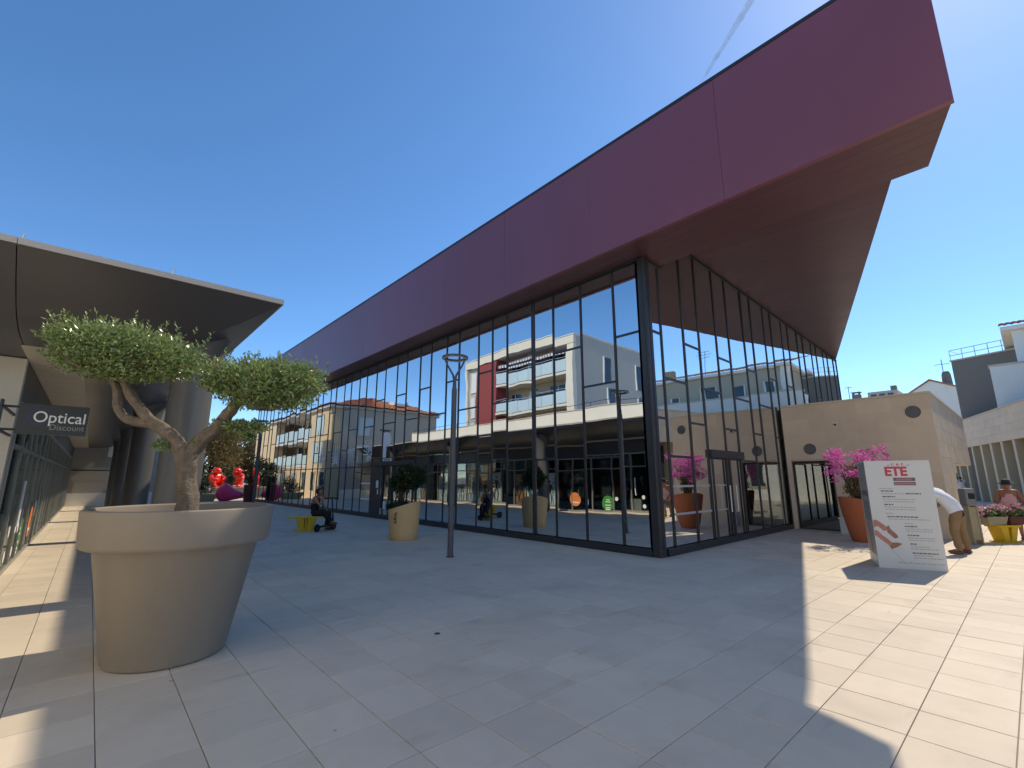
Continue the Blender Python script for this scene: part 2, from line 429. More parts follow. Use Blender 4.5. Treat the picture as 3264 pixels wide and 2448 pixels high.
def text_mesh(txt, size, m, name, parent, origin, xdir, zdir, sx=1.0, depth=0.002, world=True, bold=0.0, spacing=1.0, align='LEFT'):
    cu = bpy.data.curves.new(name, 'FONT'); cu.body = txt; cu.size = size; cu.extrude = depth; cu.offset = bold
    cu.space_character = spacing; cu.align_x = align
    o = bpy.data.objects.new(name, cu); COL.objects.link(o)
    dg = bpy.context.evaluated_depsgraph_get()
    me = bpy.data.meshes.new_from_object(o.evaluated_get(dg))
    bpy.data.objects.remove(o, do_unlink=True); bpy.data.curves.remove(cu)
    xd = Vector(xdir).normalized(); zd = Vector(zdir).normalized(); nd = xd.cross(zd)
    og = Vector(origin)
    mb = MB()
    mb.add([og + xd*(v.co.x*sx) + zd*v.co.y + nd*v.co.z for v in me.vertices], [tuple(p.vertices) for p in me.polygons])
    bpy.data.meshes.remove(me)
    return mb.build(name, m, parent, world=world)

# ------------------------------------------------------------------ ground
ground = MB().add([(-400,-400,-0.012),(600,-400,-0.012),(600,600,-0.012),(-400,600,-0.012)], [(0,1,2,3)]).build('ground', 'mortar')
tag(ground, kind='structure')
GX, GY, OX, OY, GAP = 0.48, 0.475, 0.24, 0.315, 0.0028
far_ground = MB()
for (x0, x1, y0, y1) in [(OX-3*GX-0.02, 55, OY+93*GY, 90), (OX+72*GX, 70, -25, OY+93*GY), (-40, OX+72*GX, -25, OY-6*GY), (-40, OX-3*GX-0.02, OY-6*GY, 90)]:
    far_ground.add([(x0,y0,-0.004),(x1,y0,-0.004),(x1,y1,-0.004),(x0,y1,-0.004)], [(0,1,2,3)])
tag(far_ground.build('plaza_floor', 'paving'), kind='structure')
fwh = Vector((math.sin(R(41.91)), math.cos(R(41.91)), 0)); rgt = Vector((math.cos(R(41.91)), -math.sin(R(41.91)), 0))
def in_view(x, y):
    d = x*fwh.x + y*fwh.y; l = x*rgt.x + y*rgt.y
    if d < 1.4 or abs(l) > 1.14*d + 0.3: return None
    return d
cells = []
for i in range(-3, 72):
    for j in range(-6, 93):
        x, y = OX+(i+0.5)*GX, OY+(j+0.5)*GY
        cells.append((i, j, x, y, in_view(x, y)))
vis = sorted([c for c in cells if c[4]], key=lambda c: c[4])
near = set((c[0], c[1]) for c in vis[:300])
def slab_geo(mb, x, y, dz=0.0):
    a, b = GX/2-GAP, GY/2-GAP; c = 0.002; h = -0.011
    mb.add([(x-a,y-b,h),(x+a,y-b,h),(x+a,y+b,h),(x-a,y+b,h),
            (x-a,y-b,dz-c),(x+a,y-b,dz-c),(x+a,y+b,dz-c),(x-a,y+b,dz-c),
            (x-a+c,y-b+c,dz),(x+a-c,y-b+c,dz),(x+a-c,y+b-c,dz),(x-a+c,y+b-c,dz)],
           [(0,1,5,4),(1,2,6,5),(2,3,7,6),(3,0,4,7),(4,5,9,8),(5,6,10,9),(6,7,11,10),(7,4,8,11),(8,9,10,11)])
sm = MB(); slab_geo(sm, 0, 0)
slab0 = sm.build('paving_slab', 'paving', ground)
first = True
rest = MB()
rs = random.Random(3)
for (i, j, x, y, d) in cells:
    dz = rs.uniform(-0.0012, 0.0012)
    if (i, j) in near:
        o = slab0 if first else slab0.copy()
        if not first: COL.objects.link(o)
        first = False
        o.parent = ground; o.location = (x, y, dz); o.rotation_euler = (rs.uniform(-.0015,.0015), rs.uniform(-.0015,.0015), 0)
    else:
        slab_geo(rest, x, y, dz)
tag(rest.build('paving_field', 'paving', ground), kind='stuff')

# ------------------------------------------------------------------ glass hall
FX = 8.91
def FY(x): return 5.38 + 0.02*(x-FX)
hall = thing('glass_hall', 'big dark-framed mirror glass hall under an overhanging dark red roof', 'building', (FX, 5.4, 0))
XF = 8.03
def yfront(x):
    return -0.03 + (x-XF)*0.273 if x <= 9.64 else (0.88 + (x-9.64)*0.095 if x <= 10.8 else 0.99 + (x-10.8)*0.299)
def zsof(x, back):
    if x <= 9.64: return 6.66
    if x <= 10.8:
        t = (x-9.64)/(10.8-9.64); return 6.66 + t*((7.6 if back else 7.3)-6.66)
    t = (x-10.8)/(26.72-10.8); return (7.6 + t*(7.32-7.6)) if back else 7.3
# roof: fascia pieces, deck, trim
ZT = 9.25
rf = random.Random(77)
ya = -0.03
while ya < 38.5:
    yb = min(ya+3.1, 38.6)
    if 38.6-yb < 1.0: yb = 38.6
    o = MB().box(-0.05, 0.05, -(yb-ya)/2+0.003, (yb-ya)/2-0.003, -(ZT-6.64)/2, (ZT-6.64)/2).build('fascia', 'red_clad', hall, world=False)
    o.location = (XF+0.05-FX, (ya+yb)/2-5.4, (ZT+6.64)/2)
    o.rotation_euler = (0, R(rf.gauss(0,.06)), R(rf.gauss(0,.08)))
    ya = yb
Bx('fascia_backing', 'frame', hall, XF+0.103, XF+0.115, 0.1, 38.5, 6.75, ZT-0.05)
Bx('roof_edge_trim', 'frame', hall, XF-0.012, XF+0.14, -0.05, 38.62, ZT+0.002, ZT+0.07)
def wall_seg(p, q, z0, z1, th):
    p = Vector((*p, 0)); q = Vector((*q, 0)); d = (q-p).normalized(); n = Vector((-d.y, d.x, 0))*th
    return [(p.x,p.y,z0),(q.x,q.y,z0),(q.x+n.x,q.y+n.y,z0),(p.x+n.x,p.y+n.y,z0)], [(p.x,p.y,z1),(q.x,q.y,z1),(q.x+n.x,q.y+n.y,z1),(p.x+n.x,p.y+n.y,z1)]
for p, q, z0 in [((XF+0.102, -0.002),(9.64,0.41),6.70), ((9.64,0.412),(9.64,0.87),6.70), ((10.8,0.99),(26.72,5.75),7.345), ((26.72,5.75),(26.72,38.6),7.28), ((26.7,38.6),(XF+.102,38.6),6.64)]:
    b, t = wall_seg(p, q, z0, ZT-0.01, 0.10)
    MB().hexa(b, t).build('fascia', 'red_clad', hall)
MB().hexa([(9.645,0.882,6.70),(10.798,0.99,7.345),(10.798,1.09,7.345),(9.645,0.982,6.70)], [(9.645,0.882,ZT-0.01),(10.798,0.99,ZT-0.01),(10.798,1.09,ZT-0.01),(9.645,0.982,ZT-0.01)]).build('fascia', 'red_clad', hall)
MB().prism([(8.1,0.05),(9.6,0.46),(9.6,0.95),(10.8,1.05),(26.65,5.85),(26.65,38.5),(8.1,38.5)], 8.9, 9.2).build('roof_deck', 'frame', hall)
def plank(x0, x1, y0a, y0b, y1a, y1b):
    g = 0.0025
    x0 += g; x1 -= g
    zb = [zsof(x0,False), zsof(x1,False), zsof(x1,True), zsof(x0,True)]
    pts = [(x0,y0a),(x1,y0b),(x1,y1b),(x0,y1a)]
    if y1a - y0a < 0.02 and y1b - y0b < 0.02: return
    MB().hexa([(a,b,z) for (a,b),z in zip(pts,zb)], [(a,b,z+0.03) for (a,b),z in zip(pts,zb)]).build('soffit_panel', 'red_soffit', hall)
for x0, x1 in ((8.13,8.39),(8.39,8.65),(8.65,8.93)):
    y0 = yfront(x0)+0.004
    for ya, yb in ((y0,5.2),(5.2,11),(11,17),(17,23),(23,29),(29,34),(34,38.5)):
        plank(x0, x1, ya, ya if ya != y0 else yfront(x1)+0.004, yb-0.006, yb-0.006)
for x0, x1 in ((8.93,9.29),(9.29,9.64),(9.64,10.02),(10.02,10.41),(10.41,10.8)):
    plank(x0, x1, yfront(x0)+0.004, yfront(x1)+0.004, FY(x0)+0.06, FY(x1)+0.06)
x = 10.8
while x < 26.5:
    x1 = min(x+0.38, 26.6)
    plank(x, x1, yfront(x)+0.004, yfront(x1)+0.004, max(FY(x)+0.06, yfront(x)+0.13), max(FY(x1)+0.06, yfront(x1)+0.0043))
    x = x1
Bx('soffit_void_wall', 'frame', hall, 9.65, 26.6, 5.95, 6.0, 6.6, 8.9)
Bx('soffit_void_wall', 'frame', hall, 8.97, 9.02, 5.5, 38.5, 6.6, 8.9)

# left facade
ML = [5.55, 6.23, 7.25, 8.22, 9.01, 10.13, 10.83, 11.54, 12.63, 13.39, 14.42, 15.19, 16.22, 17.02, 18.05, 18.91, 19.9, 20.67, 21.64, 22.43, 23.52, 24.24, 25.36, 26.1, 27.2, 28.0, 29.1, 29.85, 30.95, 31.7, 32.8, 33.55, 34.65, 35.4, 36.5, 37.25, 38.1, 38.75]
ZTOP = 6.6
for k, y in enumerate(ML[1:]):
    w = 0.062 if abs(y-9.01) < .01 else (0.026 if y < 16 else 0.021)
    Bx('mullion', 'frame', hall, FX-0.028, FX+0.09, y-w, y+w, 0.155, ZTOP)
Bx('base_sill', 'frame', hall, FX-0.085, FX+0.1, 5.5, 38.85, 0.0, 0.15)
Bx('head_rail', 'frame', hall, FX-0.06, FX+0.1, 5.5, 38.85, ZTOP+0.002, ZTOP+0.058)
rp = random.Random(11)
def pane_L(y0, y1, z0, z1, m='glass'):
    mb = MB().box(-0.006, 0.006, -(y1-y0)/2+0.002, (y1-y0)/2-0.002, -(z1-z0)/2+0.002, (z1-z0)/2-0.002)
    o = mb.build('glass_pane', m, hall, world=False)
    o.location = (0, (y0+y1)/2-5.4, (z0+z1)/2)
    o.rotation_euler = (0, R(rp.gauss(0,0.16)), R(rp.gauss(0,0.16)))
for k in range(len(ML)-1):
    y0, y1 = ML[k]+0.03, ML[k+1]-0.03
    zs = [4.9, 2.9] if k % 2 == 0 else [3.83, 2.08]
    if y0 > 14.2 and 2.08 not in zs: zs = [4.9, 2.9, 2.08] if y0 > 19 else [4.9, 2.08]
    if 15.3 < (y0+y1)/2 < 19: zs = [z for z in zs if z > 2.5] + [2.08]
    zs = [0.15] + sorted(zs) + [ZTOP]
    for z in zs[1:-1]:
        Bx('transom', 'frame', hall, FX-0.024, FX+0.08, y0+0.003, y1-0.003, z-0.024, z+0.024)
    for a, b in zip(zs[:-1], zs[1:]):
        if b <= 2.1 and 18.0 < (y0+y1)/2 < 18.9:
            Bx('door_panel', 'frame', hall, FX-0.03, FX+0.03, y0, y1, a, b-0.03)
        else:
            pane_L(y0, y1, a+0.02, b-0.02)
# corner post
MB().box(FX-0.07, FX+0.15, 5.30, 5.50, 0, 6.64).build('corner_post', 'frame', hall, bevel=0.025)
Bx('corner_strip', 'frame', hall, FX-0.078, FX-0.06, 5.37, 5.40, 0.16, 6.63)
Bx('corner_strip', 'frame', hall, FX+0.03, FX+0.06, 5.29, 5.31, 0.16, 6.63)
# left doors
Bx('door_head', 'frame', hall, FX-0.10, FX+0.10, 15.25, 18.9, 2.112, 2.26)
for y in (15.28, 15.98, 16.5, 17.12, 17.9):
    Bx('door_stile', 'frame', hall, FX-0.095, FX-0.078, y-0.05, y+0.05, 0.16, 2.11)
for y in (16.42, 16.58):
    MB().tube([(FX-0.14,y,0.85),(FX-0.14,y,1.35)], 0.016).build('door_handle', 'steel', hall, smooth=40)
for y, z, w, h in ((18.25,1.35,0.22,0.30),(18.18,1.05,0.10,0.20),(17.45,0.55,0.2,0.3)):
    Bx('paper_notice', 'white', hall, FX-0.088 if y < 18 else FX-0.036, FX-0.082 if y < 18 else FX-0.0305, y-w/2, y+w/2, z-h/2, z+h/2)
for y0, y1, z in ((18.97,19.85,1.38),(18.97,19.85,0.72),(15.35,15.95,1.38)):
    Bx('glass_band', 'white', hall, FX-0.012, FX-0.008, y0, y1, z-0.035, z+0.035)
# starburst transfers on the glass
def burst(yc, zc, r, a0, a1, n, y0, y1, z0, z1, name='starburst_transfer'):
    mb = MB()
    for i in range(n):
        a = R(a0 + (a1-a0)*i/(n-1)); w = 0.016 if i % 3 else 0.026
        t0, t1 = 0.04, r
        while t1 > 0.1 and not (y0 < yc+math.cos(a)*t1 < y1 and z0 < zc+math.sin(a)*t1 < z1): t1 -= 0.02
        c = Vector((FX-0.011, yc+math.cos(a)*(t0+t1)/2, zc+math.sin(a)*(t0+t1)/2))
        d = Vector((0, math.cos(a), math.sin(a)))
        mb.obox(c, (0.001,0,0), d*(t1-t0)/2, Vector((0,-d.z,d.y))*w)
    mb.disc((FX-0.0135,yc,zc), (0,0.05,0), (0,0,0.05), 12, (0.002,0,0))
    mb.build(name, 'white', hall)
burst(23.0, 2.36, 1.2, -20, 200, 14, 22.47, 23.48, 2.12, 3.2)
burst(21.2, 3.02, 1.2, 200, 340, 11, 20.71, 21.6, 2.12, 3.2)
burst(19.1, 2.62, 1.2, 0, 180, 13, 18.95, 19.86, 2.29, 3.25)
burst(19.35, 2.62, 1.0, 150, 300, 9, 18.95, 19.86, 2.29, 3.25)
burst(25.0, 2.6, 0.7, 0, 330, 12, 24.3, 25.3, 2.12, 3.2)
# P logo with its plates
lg = MB()
lg.box(FX-0.013, FX-0.009, 17.66, 17.95, 2.42, 3.46)
arc = [(FX-0.013, 17.655, 2.86)] + [(FX-0.013, 17.655-0.40*math.cos(R(t)), 3.16+0.30*math.sin(R(t))) for t in range(-75,91,11)] + [(FX-0.013, 17.655, 3.46)]
lg.extr(arc, (0.004,0,0))
lg.build('logo_letter', 'white', hall)
Bx('sign_plate', 'black', hall, FX-0.016, FX-0.012, 17.1, 17.97, 1.98+0.32, 2.41)
Bx('sign_plate', 'white', hall, FX-0.020, FX-0.017, 17.15, 17.9, 2.12+0.16, 2.38)
for i in range(6):
    Bx('sign_stroke', 'black', hall, FX-0.023, FX-0.021, 17.26+i*0.09, 17.32+i*0.09, 2.30, 2.355)

# right facade
MR = [9.10, 9.55, 10.66, 11.53, 12.64, 13.53, 14.75, 15.5, 16.68, 17.42, 18.55, 19.3, 20.45, 21.2, 22.35, 23.1, 24.2, 24.95, 26.0, 26.62]
def ztr(x): return zsof(x, True) - 0.02
for x in MR[1:]:
    w = 0.027
    MB().obox((x, FY(x)+0.01, (0.155+ztr(x))/2), (w,0,0), (0,0.04,0), (0,0,(ztr(x)-0.155)/2)).build('mullion', 'frame', hall)
c0, c1 = 9.14, 26.65
MB().hexa([(c0,FY(c0)-0.085,0),(c1,FY(c1)-0.085,0),(c1,FY(c1)+0.1,0),(c0,FY(c0)+0.1,0)], [(c0,FY(c0)-0.085,0.15),(c1,FY(c1)-0.085,0.15),(c1,FY(c1)+0.1,0.15),(c0,FY(c0)+0.1,0.15)]).build('base_sill', 'frame', hall)
for k in range(len(MR)-1):
    x0, x1 = MR[k]+0.03, MR[k+1]-0.03
    xc = (x0+x1)/2; door = 11.5 < xc < 13.6
    zs = [4.92, 2.92] if k % 2 == 0 else [3.88, 2.08]
    if door: zs = [z for z in zs if z > 2.5] + [2.10]
    za, zb2 = zsof(x0, True), zsof(x1, True)
    zs = [0.15] + sorted(zs) + [min(za, zb2)]
    for z in zs[1:-1]:
        MB().obox((xc, FY(xc)+0.01, z), ((x1-x0)/2-0.003, 0.02*(x1-x0)/2, 0), (0,0.036,0), (0,0,0.025)).build('transom', 'frame', hall)
    for a, b in zip(zs[:-1], zs[1:]):
        top = b == zs[-1]
        w2, zc = (x1-x0)/2-0.002, (a+b)/2
        h = (b-a)/2-0.022
        mb = MB()
        if top:
            mb.hexa([(-w2,-.006,-h),(w2,-.006,-h),(w2,.006,-h),(-w2,.006,-h)], [(-w2,-.006,za-zc),(w2,-.006,zb2-zc),(w2,.006,zb2-zc),(-w2,.006,za-zc)])
        else:
            mb.box(-w2, w2, -.006, .006, -h, h)
        o = mb.build('glass_pane', 'glass', hall, world=False)
        o.location = (xc-FX, FY(xc)-5.4, zc)
        o.rotation_euler = (R(rp.gauss(0,0.12)), 0, math.atan(0.02)+R(rp.gauss(0,0.12)))
MB().obox((12.58, FY(12.58), 2.21), (1.02,0.02,0), (0,0.1,0), (0,0,0.10)).build('door_head', 'frame', hall)
for x in (11.60, 12.50, 12.66, 13.46):
    MB().obox((x, FY(x)-0.06, 1.13), (0.038,0,0), (0,0.012,0), (0,0,0.97)).build('door_stile', 'frame', hall)
for x in (12.40, 12.80):
    MB().tube([(x,FY(x)-0.12,0.75),(x,FY(x)-0.12,1.42)], 0.014).build('door_handle', 'white', hall, smooth=40)
for x0, x1 in ((9.6,10.6),(10.72,11.46),(11.7,12.4)):
    for z in (1.42, 0.82):
        MB().obox(((x0+x1)/2, FY((x0+x1)/2)-0.012, z), ((x1-x0)/2,0.02*(x1-x0)/2,0), (0,0.0015,0), (0,0,0.024 if x1 < 11.6 else 0.016)).build('glass_band', 'print_grey', hall)
for xa, xb in ((9.13,9.64),(9.64,10.8),(10.8,26.65)):
    za, zb3 = zsof(xa, True)-0.004, zsof(xb, True)-0.004
    MB().hexa([(xa,FY(xa)-0.045,za-0.07),(xb,FY(xb)-0.045,zb3-0.07),(xb,FY(xb)+0.05,zb3-0.07),(xa,FY(xa)+0.05,za-0.07)],
              [(xa,FY(xa)-0.045,za),(xb,FY(xb)-0.045,zb3),(xb,FY(xb)+0.05,zb3),(xa,FY(xa)+0.05,za)]).build('head_rail', 'frame', hall)
# inside
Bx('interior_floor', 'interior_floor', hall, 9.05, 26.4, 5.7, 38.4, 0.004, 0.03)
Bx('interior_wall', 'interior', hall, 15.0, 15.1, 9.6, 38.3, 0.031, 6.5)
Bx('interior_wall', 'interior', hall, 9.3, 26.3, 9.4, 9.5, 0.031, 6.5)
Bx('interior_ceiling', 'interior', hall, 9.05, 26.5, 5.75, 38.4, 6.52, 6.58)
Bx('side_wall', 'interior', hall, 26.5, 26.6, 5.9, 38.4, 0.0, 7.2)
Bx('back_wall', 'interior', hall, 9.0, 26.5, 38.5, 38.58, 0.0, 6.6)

# ------------------------------------------------------------------ stone annex
annex = thing('stone_annex', 'low pale limestone block with dark door joined to the glass hall', 'building', (17.2, 1.65, 0))
SX, SY, ST = 17.2, 1.65, 3.94
YB = FY(17.2)-0.09
Bx('wall_core', 'joint', annex, SX+0.005, 26.25, SY+0.008, YB, 2.14, ST-0.03)
Bx('wall_core', 'joint', annex, SX+0.005, 20.2, SY+0.008, 4.13, 0.0, 2.139)
Bx('wall_core', 'joint', annex, SX+0.6, 26.2, 4.13, YB, 0.0, 2.14)
Bx('wall_core', 'joint', annex, SX+0.005, SX+0.6, 5.34, YB, 0.0, 2.138)
Bx('wall_core', 'limestone', annex, 20.2, 26.2, 4.0, 4.13, 0.0, 2.14)
Bx('overhang_soffit', 'limestone_pale', annex, 20.25, 26.25, SY+0.04, 4.0, 2.085, 2.139)
CH = ST/9
rb = random.Random(5)
for c in range(9):
    z0, z1 = c*CH+0.001, (c+1)*CH-0.001
    y = SY - (0.43 if c % 2 else 0.0)
    while y < YB:
        ya, yb = max(y, SY), min(y+0.86, YB)
        y += 0.86
        if yb-ya < 0.03: continue
        segs = [(ya, yb)]
        if z1 < 2.2:   # door opening 4.17 .. 5.32
            segs = [(ya, min(yb,4.17)), (max(ya,5.32), yb)]
        for a, b in segs:
            if b-a < 0.03: continue
            j = rb.uniform(-0.001, 0.001)
            Bx('stone_block', 'limestone', annex, SX+j, SX+0.05, a+0.001, b-0.001, z0, z1)
    x = SX - (0.3 if c % 2 else 0.0) + 0.051
    xe = 20.25 if z1 < 2.1 else 26.3
    while x < xe:
        xa, xb = max(x, SX+0.052), min(x+0.86, xe)
        x += 0.86
        if xb-xa < 0.03: continue
        if z1 > 2.1 and z0 < 2.1 and xa > 20.2: z0s = 2.1
        else: z0s = z0
        j = rb.uniform(-0.003, 0.002)
        Bx('stone_block', 'limestone_pale', annex, xa+0.0015, xb-0.0015, SY+j, SY+0.05, z0s, z1)
MB().prism([(SX-0.03,SY-0.03),(26.35,SY-0.03),(26.35,SY+0.27),(SX+0.27,SY+0.27),(SX+0.27,YB),(SX-0.03,YB)], ST+0.002, ST+0.06).build('coping', 'coping', annex)
Bx('roof', 'concrete', annex, SX+0.1, 26.2, SY+0.1, YB-0.02, ST-0.028, ST-0.01)
for yv, zv in ((4.73,2.52),(2.05,3.45)):
    v = MB().disc((SX-0.004,yv,zv), (0,0.165,0), (0,0,0.165), 32, (0.003,0,0)).build('vent', 'vent', annex)
    ring = MB()
    n = 36
    for k in range(n):
        a0, a1 = 2*math.pi*k/n, 2*math.pi*(k+1)/n
        pts = [(SX-0.02, yv+r*math.cos(a), zv+r*math.sin(a)) for r, a in ((0.15,a0),(0.175,a0),(0.175,a1),(0.15,a1))]
        ring.extr(pts, (0.015,0,0))
    ring.build('rim', 'vent', v)
    for k in range(-4,5):
        h = math.sqrt(max(0.0, 0.15**2-(k*0.034)**2))
        Bx('slat', 'bin_grey', v, SX-0.018, SX-0.006, yv+k*0.034-0.005, yv+k*0.034+0.005, zv-h, zv+h)
dr = Bx('door', 'dark_glass', annex, SX+0.16, SX+0.18, 4.19, 5.30, 0.02, 2.06)
for a, b, z0, z1 in ((4.17,4.22,0,2.1),(5.27,5.32,0,2.1),(4.222,5.268,2.05,2.1),(4.222,5.268,0,0.04)):
    Bx('door_frame', 'frame', dr, SX+0.14, SX+0.2, a, b, z0, z1)
Bx('door_recess', 'interior', annex, SX+0.56, SX+0.59, 4.14, 5.33, 0.0, 2.12)
cm = MB().ell((SX-0.04,3.95,3.25),(0.035,0.035,0.035),10,6).build('security_camera', 'black', annex, smooth=True)
MB().disc((SX-0.012,3.95,3.26),(0,0.05,0),(0,0,0.05),16,(0.01,0,0)).build('base', 'white', cm)

# ------------------------------------------------------------------ shop building on the left
shop = thing('shop_building', 'row of glazed shops under a dark wing-shaped canopy on columns', 'building', (-0.93, 9.74, 0))
HX = -0.93
CX, CY, CZ = 1.69, 6.76, 4.01          # canopy outer corner
Bx('end_wall', 'shop_wall', shop, -6.0, HX, 9.74, 9.94, 0, 3.335)
# canopy underside: curved skin swept along both edges (mitred at the corner)
prof = [(0.0,4.0),(0.42,3.73),(0.80,3.53),(1.05,3.44),(1.42,3.37),(2.0,3.345)]
YE = 36.9
for i in range(len(prof)-1):
    (a, za), (b, zb_) = prof[i], prof[i+1]
    for seg in range(3):
        pass
def skin(x_or_y, lo, hi, name):
    mb = MB()
    return mb
front = MB(); side = MB()
k = len(prof)
seams = [-7.0, -4.2, -0.9, 0.85]
xs_f = [-9.0, -4.2, -0.9]
def front_panel(xa, xb, corner):
    mb = MB()
    vs = []
    for d, z in prof:
        vs.append((xa, CY+d, z)); vs.append(((CX-d) if corner else xb, CY+d, z))
    fs = [(2*i, 2*i+1, 2*i+3, 2*i+2) for i in range(k-1)]
    mb.add(vs, fs)
    mb.add([(x,y,z+0.03) for x,y,z in vs], [f[::-1] for f in fs])
    mb.build('canopy_panel', 'canopy', shop, smooth=True)
front_panel(-9.0, -4.205, False); front_panel(-4.195, -0.907, False); front_panel(-0.897, CX, True)
def side_panel(ya, yb, corner):
    mb = MB(); vs = []
    for d, z in prof:
        vs.append((CX-d, (CY+d) if corner else ya, z)); vs.append((CX-d, yb, z))
    fs = [(2*i+1, 2*i, 2*i+2, 2*i+3) for i in range(k-1)]
    mb.add(vs, fs); mb.add([(x,y,z+0.03) for x,y,z in vs], [f[::-1] for f in fs])
    mb.build('canopy_panel', 'canopy', shop, smooth=True)
side_panel(CY, 10.195, True)
yy = 10.205
while yy < YE-0.5:
    side_panel(yy, min(yy+4.0, YE)-0.01, False); yy += 4.0
Bx('canopy_panel', 'canopy', shop, -9.0, HX-0.002, CY+2.0, 9.738, 3.345, 3.37)
# light edge strip and roof of the canopy
for a, b in ((-9.0,-4.203),(-4.197,-0.903),(-0.897,CX+0.02)):
    Bx('canopy_edge', 'canopy_edge', shop, a, b, CY-0.02, CY+0.06, 4.005, 4.075)
for a, b in ((CY+0.062,14),(14.006,22),(22.006,30),(30.006,YE)):
    Bx('canopy_edge', 'canopy_edge', shop, CX-0.06, CX+0.02, a, b, 4.005, 4.075)
Bx('canopy_roof', 'concrete', shop, -9.0, CX-0.062, CY+0.062, YE, 4.03, 4.06)
for x in (-0.87, 0.41):
    MB().tube([(x,CY-0.01,4.07),(x+0.01,CY-0.02,4.12),(x+0.03,CY-0.02,4.13)], 0.008, 6).build('edge_clip', 'steel', shop)
# slatted ceiling
y = 8.8
while y < YE:
    Bx('ceiling_slat', 'ceiling', shop, HX+0.005, -0.31, y, y+0.27, 3.33, 3.35)
    y += 0.29
Bx('ceiling_void', 'interior', shop, HX, CX-1.9, 8.78, YE, 3.40, 3.43)
# bulkhead, glazing
Bx('bulkhead', 'canopy', shop, HX-0.25, HX, 9.945, YE, 2.72, 3.325)
Bx('bulkhead_strip', 'canopy_edge', shop, HX-0.02, HX+0.035, 9.945, YE, 2.66, 2.718)
Bx('threshold', 'alu', shop, HX-0.08, HX+0.03, 9.945, YE, 0.0, 0.09)
rq = random.Random(9)
ys = [9.97]
while ys[-1] < YE-1.2: ys.append(ys[-1] + (1.28 if len(ys) % 3 else 0.98))
ys.append(YE-0.03)
for y in ys:
    Bx('shop_mullion', 'alu', shop, HX-0.05, HX+0.03, y-0.03, y+0.03, 0.091, 2.655)
for a, b in zip(ys[:-1], ys[1:]):
    Bx('shop_transom', 'alu', shop, HX-0.045, HX+0.022, a+0.031, b-0.031, 2.05, 2.11)
    for z0, z1 in ((0.095,2.045),(2.115,2.65)):
        o = MB().box(-.005,.005,-(b-a)/2+.033,(b-a)/2-.033,-(z1-z0)/2,(z1-z0)/2).build('shop_pane', 'shop_glass', shop, world=False)
        o.location = (0, (a+b)/2-9.74, (z0+z1)/2); o.rotation_euler = (0, R(rq.gauss(0,.1)), R(rq.gauss(0,.1)))
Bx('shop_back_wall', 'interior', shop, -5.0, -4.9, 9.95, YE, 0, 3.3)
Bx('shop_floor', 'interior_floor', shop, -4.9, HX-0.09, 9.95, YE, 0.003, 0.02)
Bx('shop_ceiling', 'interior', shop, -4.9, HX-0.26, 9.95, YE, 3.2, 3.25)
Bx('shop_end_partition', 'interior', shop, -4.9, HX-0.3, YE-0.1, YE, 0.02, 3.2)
# window posters behind the panes
def figure(mb, y, z, h, s=1):
    x = HX-0.062
    def poly(pts): mb.extr([(x, y+s*a*h, z+b*h) for a, b in pts], (0.002,0,0))
    poly([(-.035,.88),(.035,.88),(.045,.95),(0,1.0),(-.045,.95)])
    poly([(-.10,.82),(.10,.82),(.07,.50),(-.07,.50)])
    poly([(-.07,.495),(.0,.495),(-.10,.25),(-.06,.02),(-.13,.0),(-.16,.26)])
    poly([(.0,.495),(.07,.495),(.13,.24),(.06,.0),(.0,.0),(.06,.24)])
    poly([(.10,.80),(.20,.62),(.16,.45),(.13,.46),(.15,.61),(.07,.72)])
    poly([(-.10,.80),(-.20,.66),(-.10,.52),(-.08,.55),(-.15,.66),(-.07,.74)])
pc = ['poster_blue','poster_cyan','poster_orange','poster_blue','poster_blue','poster_orange']
q = 0
for a, b in zip(ys[:-1], ys[1:]):
    if a < 16.9: continue
    mid = (a+b)/2
    if q % 7 == 3:
        q += 1; continue
    pm = pc[q % 6]
    po = Bx('window_poster', 'poster_blue' if pm != 'poster_orange' else 'poster_orange', shop, HX-0.068, HX-0.064, a+0.06, b-0.06, 0.12, 1.85)
    mb = MB(); figure(mb, mid-0.12, 0.16, 1.5, 1 if q % 2 else -1); mb.build('silhouette', 'poster_navy' if q % 3 else 'poster_cyan', po)
    mb = MB(); figure(mb, mid+0.28, 0.14, 1.3, -1); mb.build('silhouette', 'poster_cyan' if q % 2 else 'poster_navy', po)
    q += 1
# stickers on the nearer shop front
def sticker(y, z, r, m): return MB().disc((HX+0.008,y,z),(0,r,0),(0,0,r),32,(0.002,0,0)).build('round_sticker', m, shop)
s1 = sticker(15.88, 0.60, 0.34, 'orange')
for zz, ww in ((0.72,0.20),(0.60,0.10),(0.44,0.22)):
    Bx('sticker_lettering', 'poster_orange' if zz > 0.5 else 'white', s1, HX+0.0105, HX+0.012, 15.88-ww, 15.88+ww, zz-0.03, zz+0.03)
s2 = sticker(13.83, 0.44, 0.36, 'green')
for zz, ww in ((0.60,0.10),(0.50,0.15),(0.34,0.16),(0.22,0.12),(0.14,0.14)):
    Bx('sticker_lettering', 'white', s2, HX+0.0105, HX+0.012, 13.83-ww, 13.83+ww, zz-0.022, zz+0.022)
for y, z in ((12.95,0.68),(11.97,0.69),(12.97,0.26),(11.94,0.28),(13.35,0.66)):
    sticker(y, z, 0.095, 'white')
Bx('window_box', 'poster_cyan', shop, HX+0.007, HX+0.010, 15.02, 15.2, 0.3, 0.6)
Bx('window_box', 'sign_grey', shop, HX-0.15, HX-0.06, 12.16, 12.67, 0.09, 0.6)
MB().tube([(HX+0.06,12.3,0.75),(HX+0.06,12.3,1.55)], 0.02).build('door_handle', 'white', shop, smooth=40)
